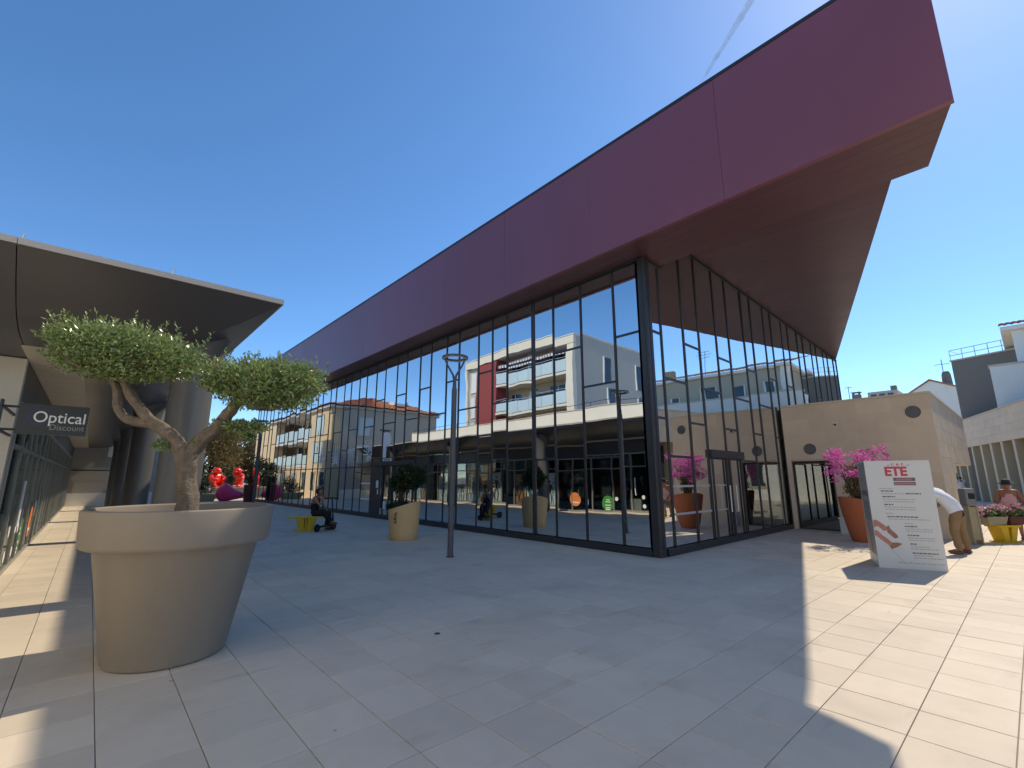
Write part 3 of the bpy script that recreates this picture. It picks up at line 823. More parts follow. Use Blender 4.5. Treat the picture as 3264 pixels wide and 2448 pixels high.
MB().tube([(HX+0.06,15.62,0.75),(HX+0.06,15.62,1.1)], 0.015).build('door_handle', 'steel', shop, smooth=40)
# columns
for yc in (8.5, 16.5, 24.3, 32.0):
    cmb = MB().lathe([(0.28,0.02),(0.28,2.9),(0.30,3.2),(0.36,3.5),(0.46,3.75)], 40, (0.98, yc))
    co = cmb.build('column', 'column', shop, smooth=40)
    MB().lathe([(0.0,0.03),(0.30,0.03),(0.30,0.0)], 40, (0.98, yc)).build('column_base', 'frame', co)
# roof wall above the shops
par = Bx('parapet', 'white_render', shop, -1.25, -1.0, 11.0, 33.0, 4.062, 5.12)
Bx('parapet_coping', 'coping', par, -1.28, -0.97, 10.97, 33.03, 5.122, 5.17)
rl = MB()
rl.tube([(-1.1,11.1,5.42),(-1.1,32.9,5.42)], 0.015, 6)
for i in range(12): rl.tube([(-1.1,11.1+i*1.98,5.17),(-1.1,11.1+i*1.98,5.42)], 0.012, 6)
rl.build('roof_railing', 'frame', shop)

# hanging shop sign
sg = thing('hanging_shop_sign', 'dark projecting shop sign reading Optical Discount', 'sign', (-0.46, 8.5, 2.35))
MB().box(-0.79, -0.13, 8.47, 8.53, 2.15, 2.54).build('sign_board', 'sign_dark', sg, bevel=0.006)
text_mesh('Optical', 0.20, 'white', 'sign_lettering', sg, (-0.655, 8.468, 2.31), (1,0,0), (0,0,1), sx=0.86, bold=0.001)
text_mesh('Discount', 0.105, 'sign_grey', 'sign_lettering', sg, (-0.49, 8.468, 2.215), (1,0,0), (0,0,1), sx=0.88)
rg = MB()
for kx in range(26):
    a0, a1 = R(40+kx*10.5), R(50+kx*10.5)
    w = 0.008 + 0.012*math.sin(math.pi*kx/26)
    rg.extr([(-0.60+rr*math.cos(a), 8.469, 2.375+rr*math.sin(a)) for rr, a in ((0.105-w,a0),(0.105,a0),(0.105,a1),(0.105-w,a1))], (0,-0.002,0))
rg.build('sign_ring', 'sign_blue', sg)
for z in (2.2, 2.49):
    MB().tube([(-0.94,8.5,z),(-0.79,8.5,z)], 0.015, 8).build('bracket', 'frame', sg)
Bx('wall_plate', 'frame', sg, -0.96, -0.935, 8.44, 8.56, 2.12, 2.57)
MB().tube([(-0.95,8.5,2.5),(-0.95,9.75,2.5)], 0.02, 8).build('bracket', 'frame', sg)
MB().tube([(-0.95,8.5,2.2),(-0.95,9.75,2.2)], 0.02, 8).build('bracket', 'frame', sg)

tag(MB().lathe([(0.0,0.004),(0.028,0.004),(0.032,0.0)], 20, (2.93,4.44)).build('drain_cap', 'black', ground))
# unseen building added beside the viewer; its sunlit wall warms and brightens the shade
rbd = thing('bounce_building', 'unseen cream building added beside the viewer to bounce sunlight into the plaza', 'building', (-3.2, -6, 0))
Bx('wall', 'white_render', rbd, -9, -3.2, -24, 6.4, 0, 10.0)
Bx('cornice', 'coping', rbd, -9.1, -3.05, -24.1, 6.5, 10.002, 10.25)
for zf in (1.0, 4.2, 6.6):
    for k in range(7):
        w_ = Bx('window', 'window_dark', rbd, -3.199, -3.17, -22.5+k*3.9, -21.2+k*3.9, zf, zf+1.6)
        Bx('sill', 'coping', w_, -3.199, -3.08, -22.6+k*3.9, -21.1+k*3.9, zf-0.08, zf-0.002)

# ------------------------------------------------------------------ tiled roofs helper: rows of half-round tiles
def tile_sheet(p00, p10, p11, p01, pitch=0.22, course=0.4, amp=0.05):
    """corrugated sheet over a quad: p00->p10 along the eave, p01/p11 at the ridge"""
    p00, p10, p11, p01 = map(Vector, (p00, p10, p11, p01))
    nu = max(2, int((p10-p00).length/pitch)*4); nv = max(1, int((p01-p00).length/course))
    nrm = (p10-p00).cross(p01-p00).normalized()
    if nrm.z < 0: nrm = -nrm
    mb = MB(); vs = []
    for j in range(nv):
        for e in (0, 1):
            t = (j+e)/nv
            for i in range(nu+1):
                s_ = i/nu
                p = (p00.lerp(p10, s_)).lerp(p01.lerp(p11, s_), t)
                h = amp*abs(math.sin(math.pi*i/4)) + (0.035 if e == 0 else 0.0)
                vs.append(p + nrm*h)
    fs = []
    w = nu+1
    for j in range(nv):
        a = 2*j*w
        for i in range(nu): fs.append((a+i, a+i+1, a+w+i+1, a+w+i))
        if j+1 < nv:
            for i in range(nu): fs.append((a+w+i, a+w+i+1, a+2*w+i+1, a+2*w+i))
    return mb.add(vs, fs)

# ------------------------------------------------------------------ apartment block (seen mirrored in the glass)
apt = thing('apartment_block', 'cream apartment block with dark red panel and frosted glass balconies, mirrored in the glass hall', 'building', (-12, 25.3, 0))
Bx('wall', 'apt_tan', apt, -24, -13.6, 25.6, 41.2, 0, 13.6)
Bx('side_wall', 'apt_grey', apt, -24, -12.4, 25.3, 25.6, 0, 14.3)
Bx('frame_pier', 'apt_cream', apt, -13.6, -12.0, 25.302, 26.15, 0, 13.55)
Bx('frame_pier', 'apt_cream', apt, -13.6, -12.0, 40.9, 41.3, 0, 13.55)
Bx('frame_lintel', 'apt_cream', apt, -24, -12.0, 25.302, 41.3, 13.6, 14.4)
Bx('roof_coping', 'shutter', apt, -24.05, -11.95, 25.22, 41.35, 14.402, 14.47)
Bx('red_panel', 'apt_red', apt, -13.6, -12.1, 35.6, 39.4, 0, 13.598)
Bx('grey_bay', 'apt_grey', apt, -13.6, -12.3, 39.402, 40.898, 0, 13.598)
for z in (11.2, 8.35, 5.5):
    w_ = Bx('window', 'shutter', apt, -12.3, -12.26, 39.75, 40.6, z-0.3, z+1.9)
    Bx('sill', 'apt_cream', w_, -12.3, -12.2, 39.7, 40.65, z-0.36, z-0.302)
for zf in (10.85, 7.95, 5.1):
    fl = Bx('balcony_floor', 'apt_cream', apt, -13.59, -12.05, 26.152, 35.598, zf-0.22, zf)
    n = 6
    for i in range(n):
        a = 26.2 + i*(35.55-26.2)/n; b = 26.2 + (i+1)*(35.55-26.2)/n
        Bx('balustrade_pane', 'balustrade', fl, -12.08, -12.05, a+0.02, b-0.02, zf+0.06, zf+1.15)
        Bx('post', 'steel', fl, -12.12, -12.081, a-0.02, a+0.02, zf+0.001, zf+1.3)
    Bx('handrail', 'steel', fl, -12.12, -12.06, 26.2, 35.55, zf+1.32, zf+1.36)
    for a, b in ((27.5,29.5),(31.2,32.0),(33.6,35.0)):
        w_ = Bx('window', 'window_dark', apt, -13.6, -13.56, a, b, zf+0.05, zf+2.15)
        Bx('window_frame', 'shutter', w_, -13.555, -13.53, (a+b)/2-0.04, (a+b)/2+0.04, zf+0.05, zf+2.15)
    Bx('screen', 'balustrade', apt, -13.5, -12.3, 31.0, 31.04, zf+0.05, zf+1.9)
aw = MB().hexa([(-13.5,26.3,13.35),(-12.1,26.3,12.75),(-12.1,35.3,12.75),(-13.5,35.3,13.35)], [(-13.5,26.3,13.4),(-12.1,26.3,12.8),(-12.1,35.3,12.8),(-13.5,35.3,13.4)]).build('awning', 'awning', apt)
for i in range(45):
    Bx('valance_strip', 'shutter' if i % 2 else 'awning', aw, -12.11, -12.09, 26.3+i*0.2, 26.49+i*0.2, 12.52, 12.745)
for x in (-17.0, -22.0):
    for z in (10.4, 7.2):
        w_ = Bx('window', 'window_dark', apt, x-0.55, x+0.55, 25.27, 25.30, z, z+2.4)
        Bx('reveal', 'shutter', w_, x+0.5, x+0.62, 25.2, 25.298, z-0.05, z+2.45)
Bx('wall_vent', 'grey_box', apt, -13.62, -13.595, 30.0, 30.6, 9.2, 9.6)

# ------------------------------------------------------------------ beige corner house at the far end (its street side seen mirrored)
hs = thing('corner_house', 'beige corner house with tiled hip roof and glass balconies beyond the shops', 'building', (3.92, 37.2, 0))
EZ = 7.3
Bx('wall', 'house_beige', hs, 3.2, 3.92, 37.2, 42.0, 0, EZ)
Bx('wall', 'house_beige', hs, 3.2, 3.92, 52.2, 60.0, 0, EZ)
Bx('wall', 'house_beige', hs, 3.2, 3.92, 42.002, 52.198, 0, 2.7)
Bx('wall', 'house_beige', hs, -5.69, 1.7, 37.51, 59.9, 2.71, EZ-0.01)
Bx('loggia_ceiling', 'shutter', hs, 1.702, 3.199, 42.003, 52.197, EZ-0.1, EZ-0.012)
Bx('wall', 'house_grey', hs, -6.0, 3.198, 37.2, 37.5, 0, EZ)
Bx('wall', 'house_grey', hs, -6.0, -5.7, 37.502, 60, 0, EZ)
Bx('eave', 'shutter', hs, 3.2, 4.15, 36.95, 60.2, EZ+0.002, EZ+0.18)
Bx('eave', 'house_grey', hs, -6.2, 3.198, 36.95, 60.2, EZ+0.002, EZ+0.18)
tile_sheet((4.3,36.8,EZ+0.2),(4.3,60.3,EZ+0.2),(-1.0,56.0,9.0),(-1.0,41.0,9.0)).build('roof_tiles', 'roof_tile', hs)
tile_sheet((-6.3,36.8,EZ+0.2),(4.3,36.8,EZ+0.2),(-1.0,41.0,9.0),(-1.05,41.0,9.0)).build('roof_tiles', 'roof_tile', hs)
tile_sheet((-6.3,60.3,EZ+0.2),(-6.3,36.8,EZ+0.2),(-1.0,41.0,9.0),(-1.0,56.0,9.0)).build('roof_tiles', 'roof_tile', hs)
for zf in (2.75, 5.0):
    fl = Bx('balcony_floor', 'shutter', hs, 1.7, 3.95, 42.003, 52.197, zf-0.18, zf)
    for i in range(7):
        a = 42.1+i*1.43
        Bx('balustrade_pane', 'balustrade', fl, 3.90, 3.93, a+0.02, a+1.41, zf+0.05, zf+0.95)
    for a, b in ((42.6,44.6),(45.6,46.6),(47.6,49.6),(50.2,51.6)):
        Bx('window', 'window_dark', hs, 1.7, 1.74, a, b, zf+0.02, zf+1.9)
for z in (2.85, 5.1):
    w_ = Bx('window', 'window_dark', hs, 3.921, 3.94, 39.0, 40.6, z, z+1.75)
    Bx('shutter', 'balustrade', w_, 3.941, 3.97, 39.02, 39.78, z+0.02, z+1.7)
    Bx('shutter', 'balustrade', w_, 3.941, 3.97, 39.84, 40.58, z+0.02, z+1.7)
    w2_ = Bx('window', 'balustrade', hs, 0.6, 1.5, 37.16, 37.195, z, z+1.5)
for a, b in ((37.9,38.9),(40.2,41.2),(42.6,43.6),(44.8,46.0),(47.2,48.2),(49.4,50.4),(52.6,53.6)):
    dd = Bx('doorway', 'window_dark', hs, 3.921, 3.93, a, b, 0.0 if int(a) % 2 else 0.6, 2.1)
    Bx('door_surround', 'limestone_pale', dd, 3.931, 3.96, a-0.12, a-0.01, 0, 2.2)
Bx('grey_panel', 'house_grey', hs, -0.7, 1.5, 37.15, 37.19, 0.75, 1.4)
Bx('dark_rail', 'frame', hs, -0.9, 1.6, 37.13, 37.16, 2.02, 2.08)
Bx('white_plinth', 'white_render', hs, -0.9, 3.0, 37.13, 37.19, 0.0, 0.74)
Bx('roof_window', 'shutter', hs, -3.2, -2.2, 38.0, 39.0, 8.15, 8.4)

# ------------------------------------------------------------------ arcade on the right
U = Vector((0.9549, 0.2970, 0)); NV = Vector((-0.2970, 0.9549, 0))
A0 = Vector((40, 0.68, 0))
def ap(t, n=0.0, z=0.0): return A0 + U*t + NV*n + Vector((0,0,z))
arc_ob = thing('arcade_building', 'long low limestone arcade with tall narrow piers across the plaza', 'building', tuple(A0))
def abox(name, m, parent, t0, t1, n0, n1, z0, z1):
    b = [ap(t0,n0,z0), ap(t1,n0,z0), ap(t1,n1,z0), ap(t0,n1,z0)]; t = [p+Vector((0,0,z1-z0)) for p in b]
    return MB().hexa([tuple(p) for p in b], [tuple(p) for p in t]).build(name, m, parent)
rc = random.Random(4)
abox('upper_wall_core', 'joint', arc_ob, -27, 22, -3.0, -0.04, 3.8, 5.74)
for c in range(4):
    t = -26.9 - (0.8 if c % 2 else 0)
    while t < 22:
        a, b = max(t, -27), min(t+1.6, 22)
        if b-a > 0.05:
            j = rc.uniform(0, 0.006)
            abox('stone_block', 'limestone', arc_ob, a+0.004, b-0.004, -0.04, j, 3.8+c*0.485+0.003, 3.8+(c+1)*0.485-0.003)
        t += 1.6
abox('coping', 'coping', arc_ob, -27.05, 22.05, -0.3, 0.05, 5.745, 5.81)
abox('roof', 'concrete', arc_ob, -27, 22, -9.0, -0.31, 5.6, 5.74)
t = -26.0
while t < 21:
    abox('pier', 'fin', arc_ob, t-0.18, t+0.18, -0.9, -0.03, 0, 3.797)
    t += 1.83
abox('inner_wall', 'interior', arc_ob, -27, 22, -3.05, -2.9, 0, 3.8)
t = -25.3
k2 = 0
while t < 20:
    abox('shop_bay', 'print_dark' if k2 % 3 else 'grey_box', arc_ob, t, t+1.2, -2.88, -2.85, 0.0 if k2 % 2 else 0.5, 2.6)
    t += 1.83; k2 += 1

# tiled tan house rising behind the arcade
th = thing('tiled_house', 'tan rendered house with pale clay tiled roof behind the arcade', 'building', (42, -0.4, 0))
Bx('wall', 'tan_house', th, 42, 54, -30, -0.4, 0, 10.7)
Bx('corner_pier', 'white_render', th, 41.93, 42.4, -0.9, -0.35, 0, 10.7)
Bx('eave', 'white_render', th, 41.55, 54.2, -30.2, 0.1, 10.702, 10.95)
tile_sheet((41.5,-30.2,10.97),(41.5,0.15,10.97),(47.5,0.15,12.5),(47.5,-30.2,12.5), pitch=0.3, course=0.5).build('roof_tiles', 'roof_tile', th)
for y, z, w, h in ((-14.5,7.5,0.9,2.0),(-10.2,7.3,0.9,1.8),(-7.0,7.4,1.3,2.4),(-4.2,7.4,1.2,2.2),(-1.9,7.4,0.9,2.2),(-18.5,7.4,1.0,2.0),(-23,7.4,1.0,2.0)):
    w_ = Bx('window', 'window_dark', th, 41.96, 41.99, y-w/2, y+w/2, z, z+h)
    for k in (-1, 1): Bx('window_frame', 'white_render', w_, 41.93, 41.985, y+k*w/2-0.05, y+k*w/2+0.05, z-0.05, z+h+0.05)
    Bx('window_bar', 'white_render', w_, 41.93, 41.955, y-w/2+0.055, y+w/2-0.055, z+h*0.45, z+h*0.45+0.08)
Bx('chimney', 'apt_tan', th, 45, 45.8, -16.2, -15.5, 11.2, 13.1)
Bx('chimney', 'apt_tan', th, 44, 44.6, -12.4, -11.2, 11.2, 12.5)
at = MB(); at.tube([(46.5,-9,12),(46.5,-9,14.6)], 0.03, 6)
for z, l in ((14.5,0.5),(14.2,0.7),(13.9,0.5)): at.tube([(46.5,-9-l,z),(46.5,-9+l,z)], 0.02, 5)
at.build('antenna', 'frame', th)
Bx('balcony', 'white_render', th, 40.9, 41.92, -5.6, -2.6, 6.0, 7.0)

wb = thing('white_annex_house', 'plain off-white rendered block above the arcade roof', 'building', (41.2, 0.9, 5.76))
Bx('wall', 'white_render', wb, 41.2, 41.9, -15, 0.9, 5.76, 8.45)
Bx('coping', 'coping', wb, 41.15, 41.92, -15.05, 0.95, 8.452, 8.57)
gb = thing('grey_box_building', 'dark taupe flat-roofed block with roof railing above the arcade', 'building', (48, 3.0, 0))
MB().prism([(48,3.0),(46.5,-0.55),(58,-5),(60,0.5)], 0, 10.35).build('wall', 'grey_box', gb)
MB().prism([(47.93,3.08),(46.4,-0.6),(46.6,-0.7),(48.15,3.0)], 10.352, 10.45).build('coping', 'coping', gb)
rg = MB()
pa, pb = Vector((47.95,3.0,10.45)), Vector((46.5,-0.5,10.45))
for z in (0.35, 0.75): rg.tube([pa+Vector((0,0,z)), pb+Vector((0,0,z))], 0.025, 6)
for i in range(6):
    p = pa.lerp(pb, i/5); rg.tube([p, p+Vector((0,0,0.75))], 0.025, 6)
rg.tube([pa+Vector((0,0,0.75)), pa+Vector((2,-0.5,0.75))], 0.025, 6)
rg.build('roof_railing', 'steel', gb)
gh = thing('gable_house', 'white gabled house with chimney behind the stone annex', 'building', (75, 7, 0))
MB().extr([(75,9.8,0),(75,4.0,0),(75,4.0,11.9),(75,6.9,13.3),(75,9.8,11.4)], (10,0,0)).build('wall', 'white_render', gh)
MB().hexa([(74.8,6.9,13.35),(74.8,3.6,11.72),(85,3.6,11.72),(85,6.9,13.35)], [(74.8,6.9,13.5),(74.8,3.6,11.87),(85,3.6,11.87),(85,6.9,13.5)]).build('roof', 'roof_tile', gh)
MB().hexa([(74.8,10.2,11.15),(74.8,6.9,13.35),(85,6.9,13.35),(85,10.2,11.15)], [(74.8,10.2,11.3),(74.8,6.9,13.5),(85,6.9,13.5),(85,10.2,11.3)]).build('roof', 'roof_tile', gh)
MB().tube([(76,5.4,12.4),(76,5.4,14.0),(76,5.4,14.35)], [0.5,0.42,0.3], 8).build('chimney', 'grey_box', gh)
an = MB(); an.tube([(76,5.6,13.9),(76,5.6,15.9)], 0.04, 5); an.tube([(76,4.9,15.3),(76,6.3,15.3)], 0.03, 5)
an.build('antenna', 'frame', gh)
db = thing('distant_block', 'far flat-roofed block with chimneys just above the annex roof', 'building', (90, 14, 0))
Bx('wall', 'tan_house', db, 90, 100, 12.1, 15.8, 0, 14.9)
Bx('wall', 'tan_house', db, 91, 100, 15.802, 24, 0, 13.4)
Bx('roof', 'roof_tile', db, 90.5, 100, 15.81, 24.2, 13.41, 13.7)
Bx('chimney', 'grey_box', db, 90.2, 91.2, 12.2, 12.9, 14.91, 15.6)
ch = Bx('chimney', 'grey_box', db, 90.6, 91.6, 16.9, 18.0, 13.71, 14.9)
Bx('chimney_cap', 'concrete', ch, 90.5, 91.7, 16.8, 18.1, 15.2, 15.3)
for a in (17.0, 17.8): Bx('chimney_post', 'grey_box', ch, 90.6, 91.6, a, a+0.12, 14.902, 15.198)
for i in range(3): Bx('window', 'window_dark', db, 89.96, 89.99, 12.6+i*1.05, 13.3+i*1.05, 13.7, 14.5)
an = MB(); an.tube([(91,18.4,13.7),(91,18.4,16.4)], 0.05, 5); an.tube([(91,17.9,16.2),(91,18.9,16.2)], 0.04, 5); an.build('antenna', 'frame', db)

# ------------------------------------------------------------------ far garden: low wall, trees
lw = thing('low_wall', 'grey concrete low wall under the red sculptures', 'wall', (8, 43.3, 0))
Bx('wall_body', 'concrete', lw, 5.6, 22, 43.3, 43.7, 0, 0.82)
Bx('wall_cap', 'coping', lw, 5.55, 22.05, 43.25, 45.6, 0.822, 0.88)
Bx('wall_body', 'concrete', lw, 5.62, 22, 43.72, 45.5, 0, 0.82)

def leaf_cloud(centers, n, leaf, seed, up=0.3, flat=False, aspect=0.36, shell=0.55):
    """leaf-sized rhombs through ellipsoid clumps: centers = [(c, (rx,ry,rz), weight, rot)]"""
    r_ = random.Random(seed); vs, fs = [], []
    tot = sum(c[2] for c in centers)
    for c, rad, wgt, rot in centers:
        for _ in range(int(n*wgt/tot)):
            d = Vector((r_.gauss(0,1), r_.gauss(0,1), r_.gauss(0,1))).normalized()
            t = shell + (1-shell)*r_.random() if r_.random() < 0.75 else r_.random()**0.5
            t *= 0.90 + 0.42*noise.noise(d*2.6 + Vector(c)*1.7)
            p = Vector((d.x*rad[0], d.y*rad[1], d.z*rad[2]))*t
            if rot is not None: p = rot @ p
            p += Vector(c)
            ax = (d*0.7 + Vector((r_.gauss(0,.6), r_.gauss(0,.6), r_.gauss(0,.6)+up))).normalized()
            sd = ax.cross(Vector((r_.gauss(0,1), r_.gauss(0,1), r_.gauss(0,1)))).normalized()
            nn = ax.cross(sd)
            L_ = leaf*r_.uniform(0.7, 1.25); w = L_*aspect*0.5
            o = len(vs)
            vs += [p, p+ax*L_*0.45+sd*w+nn*w*0.3, p+ax*L_, p+ax*L_*0.45-sd*w+nn*w*0.3]
            fs.append((o, o+1, o+2, o+3))
    return MB().add(vs, fs)

def tree(name, label, loc, h, rx, m, n, leaf, seed, trunk_r=0.15, squash=0.8, group=None, low=0.42):
    t = thing(name, label, 'tree', loc, 0, group)
    r_ = random.Random(seed); x, y, z0 = loc
    tr = MB(); base = h*0.38
    tr.tube([(x,y,z0),(x+0.05,y,z0+base*0.5),(x,y+0.05,z0+base),(x,y,z0+h*0.7)], [trunk_r,trunk_r*.85,trunk_r*.7,trunk_r*.3], 10)
    cl = []
    for k in range(13):
        a = r_.uniform(0,6.28); q = r_.random()**0.5*rx*0.72
        zc = z0 + h*r_.uniform(low,0.86)
        k_ = 1 - abs((zc-z0)/h-0.6)*1.2
        c = (x+q*math.cos(a)*k_, y+q*math.sin(a)*k_, zc); s_ = rx*r_.uniform(0.28,0.46)
        cl.append((c, (s_,s_,s_*squash), s_, None))
        tr.tube([(x,y,z0+base*r_.uniform(0.8,1.3)), tuple((Vector((x,y,z0+base))+Vector(c))/2), c], [trunk_r*.4,trunk_r*.25,trunk_r*.1], 6)
    tr.build('trunk', 'bark_dark', t, smooth=True)
    leaf_cloud(cl, n, leaf, seed).build('crown', m, t)
    return t
tree('ornamental_tree', 'rust and green leaved wide tree behind the red sculptures', (8.0, 50, 0), 6.6, 4.0, 'tree_rust', 11000, 0.30, 21, low=0.15)
tree('ornamental_tree', 'rust and green leaved tree half hidden by the hall corner', (12.5, 52, 0), 6.0, 3.4, 'tree_rust', 9000, 0.30, 22, low=0.15)
tree('garden_tree', 'taller bright green tree behind the rust leaved tree', (11.2, 60, 0), 9.0, 2.6, 'tree_green', 6000, 0.34, 23)
tree('garden_tree', 'slim green tree standing by the far end of the glass hall', (13.8, 61, 0), 9.6, 1.5, 'tree_green', 3500, 0.32, 25)
tree('evergreen_tree', 'dark evergreen beside the last shop column', (6.1, 46, 0), 3.6, 1.3, 'hedge', 4500, 0.18, 24, low=0.2)
tree('garden_tree', 'broad green tree far behind the corner house', (3.5, 66, 0), 9.0, 4.5, 'tree_green', 6000, 0.4, 27)

# ------------------------------------------------------------------ big planter with the cloud-pruned olive
PC = (0.74, 5.64)
pl = thing('large_planter', 'huge taupe flowerpot holding the olive tree', 'planter', (PC[0], PC[1], 0))
prof = [(0.0,0.02),(0.44,0.0),(0.465,0.012),(0.475,0.03),(0.655,0.985),(0.66,0.99),(0.735,0.995),(0.752,1.01),(0.758,1.03),(0.775,1.30),(0.772,1.318),(0.762,1.326),(0.725,1.326),(0.715,1.318),(0.71,1.30),(0.69,1.02),(0.0,1.02)]
MB().lathe(prof, 96, PC).build('pot_body', 'taupe', pl, smooth=35)
sl = MB(); rr = random.Random(2); n = 48
ring = [(0.0,1.19)] + [(0.09*i, 1.19+rr.uniform(-.012,.012)) for i in range(1,8)] + [(0.698,1.18)]
sl.lathe(ring, n, PC, zf=lambda x,y,z: z + 0.02*noise.noise(Vector((x*6,y*6,0))))
sl.build('soil', 'soil', pl, smooth=True)

ol = thing('olive_tree', 'cloud-pruned olive tree with twisted trunk in the huge taupe pot', 'tree', (PC[0], PC[1], 1.18))
def limb(mb, pts, rad, seed, n=24, wob=0.012):
    r_ = random.Random(seed); out, rd = [], []
    P = [Vector(p) for p in pts]
    for i in range(len(P)-1):
        p0 = P[max(i-1,0)]; p1 = P[i]; p2 = P[i+1]; p3 = P[min(i+2,len(P)-1)]
        for k in range(9):
            t = k/9
            q = 0.5*((2*p1)+(p2-p0)*t+(2*p0-5*p1+4*p2-p3)*t*t+(3*p1-p0-3*p2+p3)*t**3)
            out.append(q + Vector((r_.gauss(0,wob),r_.gauss(0,wob),r_.gauss(0,wob)))*0.15)
            rd.append((rad[i]*(1-t)+rad[i+1]*t)*(1+0.14*noise.noise(Vector(q)*5+Vector((seed,0,0)))))
    out.append(P[-1]); rd.append(rad[-1])
    mb.tube(out, rd, n)
    o = len(mb.v) - len(out)*n
    for i in range(o, len(mb.v)):
        v = Vector(mb.v[i]); q = out[(i-o)//n]
        a_ = 2*math.pi*((i-o)%n)/n
        k = 1 + 0.20*noise.noise(v*8) + 0.10*noise.noise(v*26) + 0.07*math.sin(5*a_ + 6*q.z) + 0.04*math.sin(11*a_ - 3*q.z)
        mb.v[i] = tuple(q + (v-q)*k)
tk = MB()
limb(tk, [(0.74,5.65,1.15),(0.755,5.63,1.35),(0.715,5.665,1.62),(0.70,5.68,1.88)], [0.115,0.09,0.084,0.092], 1)
limb(tk, [(0.70,5.68,1.80),(0.60,5.77,1.97),(0.48,5.88,2.10),(0.36,5.99,2.20),(0.25,6.09,2.35),(0.16,6.17,2.52),(0.08,6.25,2.72)], [0.08,0.066,0.06,0.053,0.046,0.04,0.027], 2)
limb(tk, [(0.42,5.94,2.15),(0.28,6.06,2.17),(0.17,6.17,2.22),(0.11,6.21,2.33),(0.09,6.24,2.48),(0.02,6.3,2.66)], [0.05,0.046,0.043,0.04,0.036,0.025], 3)
limb(tk, [(0.70,5.68,1.82),(0.79,5.60,1.98),(0.88,5.52,2.09),(0.95,5.45,2.22),(1.02,5.39,2.36),(1.12,5.31,2.45),(1.22,5.22,2.52)], [0.076,0.066,0.06,0.053,0.044,0.037,0.027], 4)
limb(tk, [(1.03,5.38,2.36),(1.16,5.27,2.37),(1.30,5.15,2.33),(1.42,5.04,2.40)], [0.035,0.028,0.022,0.015], 5)
limb(tk, [(0.98,5.43,2.30),(1.1,5.5,2.42),(1.25,5.45,2.55)], [0.03,0.025,0.015], 6)
for k in range(16):
    a = random.Random(60+k)
    s = Vector((0.10,6.22,2.6)) if k < 10 else Vector((1.18,5.26,2.46))
    e = s + Vector((a.uniform(-.55,.5), a.uniform(-.5,.5), a.uniform(.12,.32)))
    limb(tk, [s, (s+e)/2+Vector((0,0,-.04)), e], [0.02,0.014,0.006], 70+k, 8, 0.006)
tk.build('trunk', 'bark', ol, smooth=True)
rv = Vector((0.744,-0.668,0)); dv = Vector((0.668,0.744,0))
rotL = Matrix.Rotation(math.atan2(rv.y, rv.x), 3, 'Z') @ Matrix.Rotation(R(9), 3, 'Y')
rotR = Matrix.Rotation(math.atan2(rv.y, rv.x), 3, 'Z') @ Matrix.Rotation(R(2), 3, 'Y')
def P_(base, a, b, c): return tuple(Vector(base) + rv*a + dv*b + Vector((0,0,c)))
cL = (0.09, 6.23, 2.93)
padL = [(P_(cL,-.40,0,.08),(.36,.42,.20),1.2,rotL),(P_(cL,-.15,.1,.08),(.46,.50,.24),1.5,rotL),(P_(cL,.22,0,.0),(.46,.45,.23),1.5,rotL),(P_(cL,.58,-.05,-.09),(.34,.36,.19),.9,rotL),
        (P_(cL,-.56,.02,.15),(.20,.25,.12),.35,rotL),(P_(cL,-.1,-.25,.0),(.45,.25,.22),.8,rotL),(P_(cL,.05,-.1,-.18),(.42,.35,.14),.6,rotL),(P_(cL,-.34,-.1,-.10),(.38,.3,.20),.8,rotL),(P_(cL,.10,-.05,-.24),(.36,.32,.13),.7,rotL),(P_(cL,.45,0,-.20),(.34,.3,.15),.7,rotL),(P_(cL,-.15,-.05,-.20),(.34,.3,.15),.6,rotL)]
cR = (1.20, 5.24, 2.59)
padR = [(P_(cR,-.30,0,.02),(.34,.38,.20),1.0,rotR),(P_(cR,.05,.05,.04),(.42,.42,.22),1.3,rotR),(P_(cR,.38,0,0),(.30,.34,.21),.9,rotR),(P_(cR,.18,-.2,-.08),(.40,.22,.18),.7,rotR),(P_(cR,.30,-.05,-.20),(.30,.26,.12),.5,rotR),(P_(cR,-.1,-.05,-.16),(.34,.28,.14),.6,rotR),(P_(cR,-.46,0,.0),(.16,.2,.12),.25,rotR)]
tuft = [((1.05,5.36,2.12),(.14,.12,.055),.3,rotR),((1.20,5.25,2.10),(.10,.10,.05),.18,rotR),((0.93,5.49,2.14),(.07,.08,.05),.12,rotR),((0.50,5.85,1.93),(.10,.08,.05),.14,rotR),((0.76,5.62,1.96),(.06,.06,.03),.08,rotR)]
leaf_cloud(padL, 20000, 0.046, 31, up=0.5, aspect=0.42).build('crown', 'olive', ol)
leaf_cloud(padR, 13500, 0.046, 32, up=0.5, aspect=0.42).build('crown', 'olive', ol)
leaf_cloud(tuft, 1300, 0.045, 33, up=0.3, aspect=0.42).build('crown', 'olive', ol)
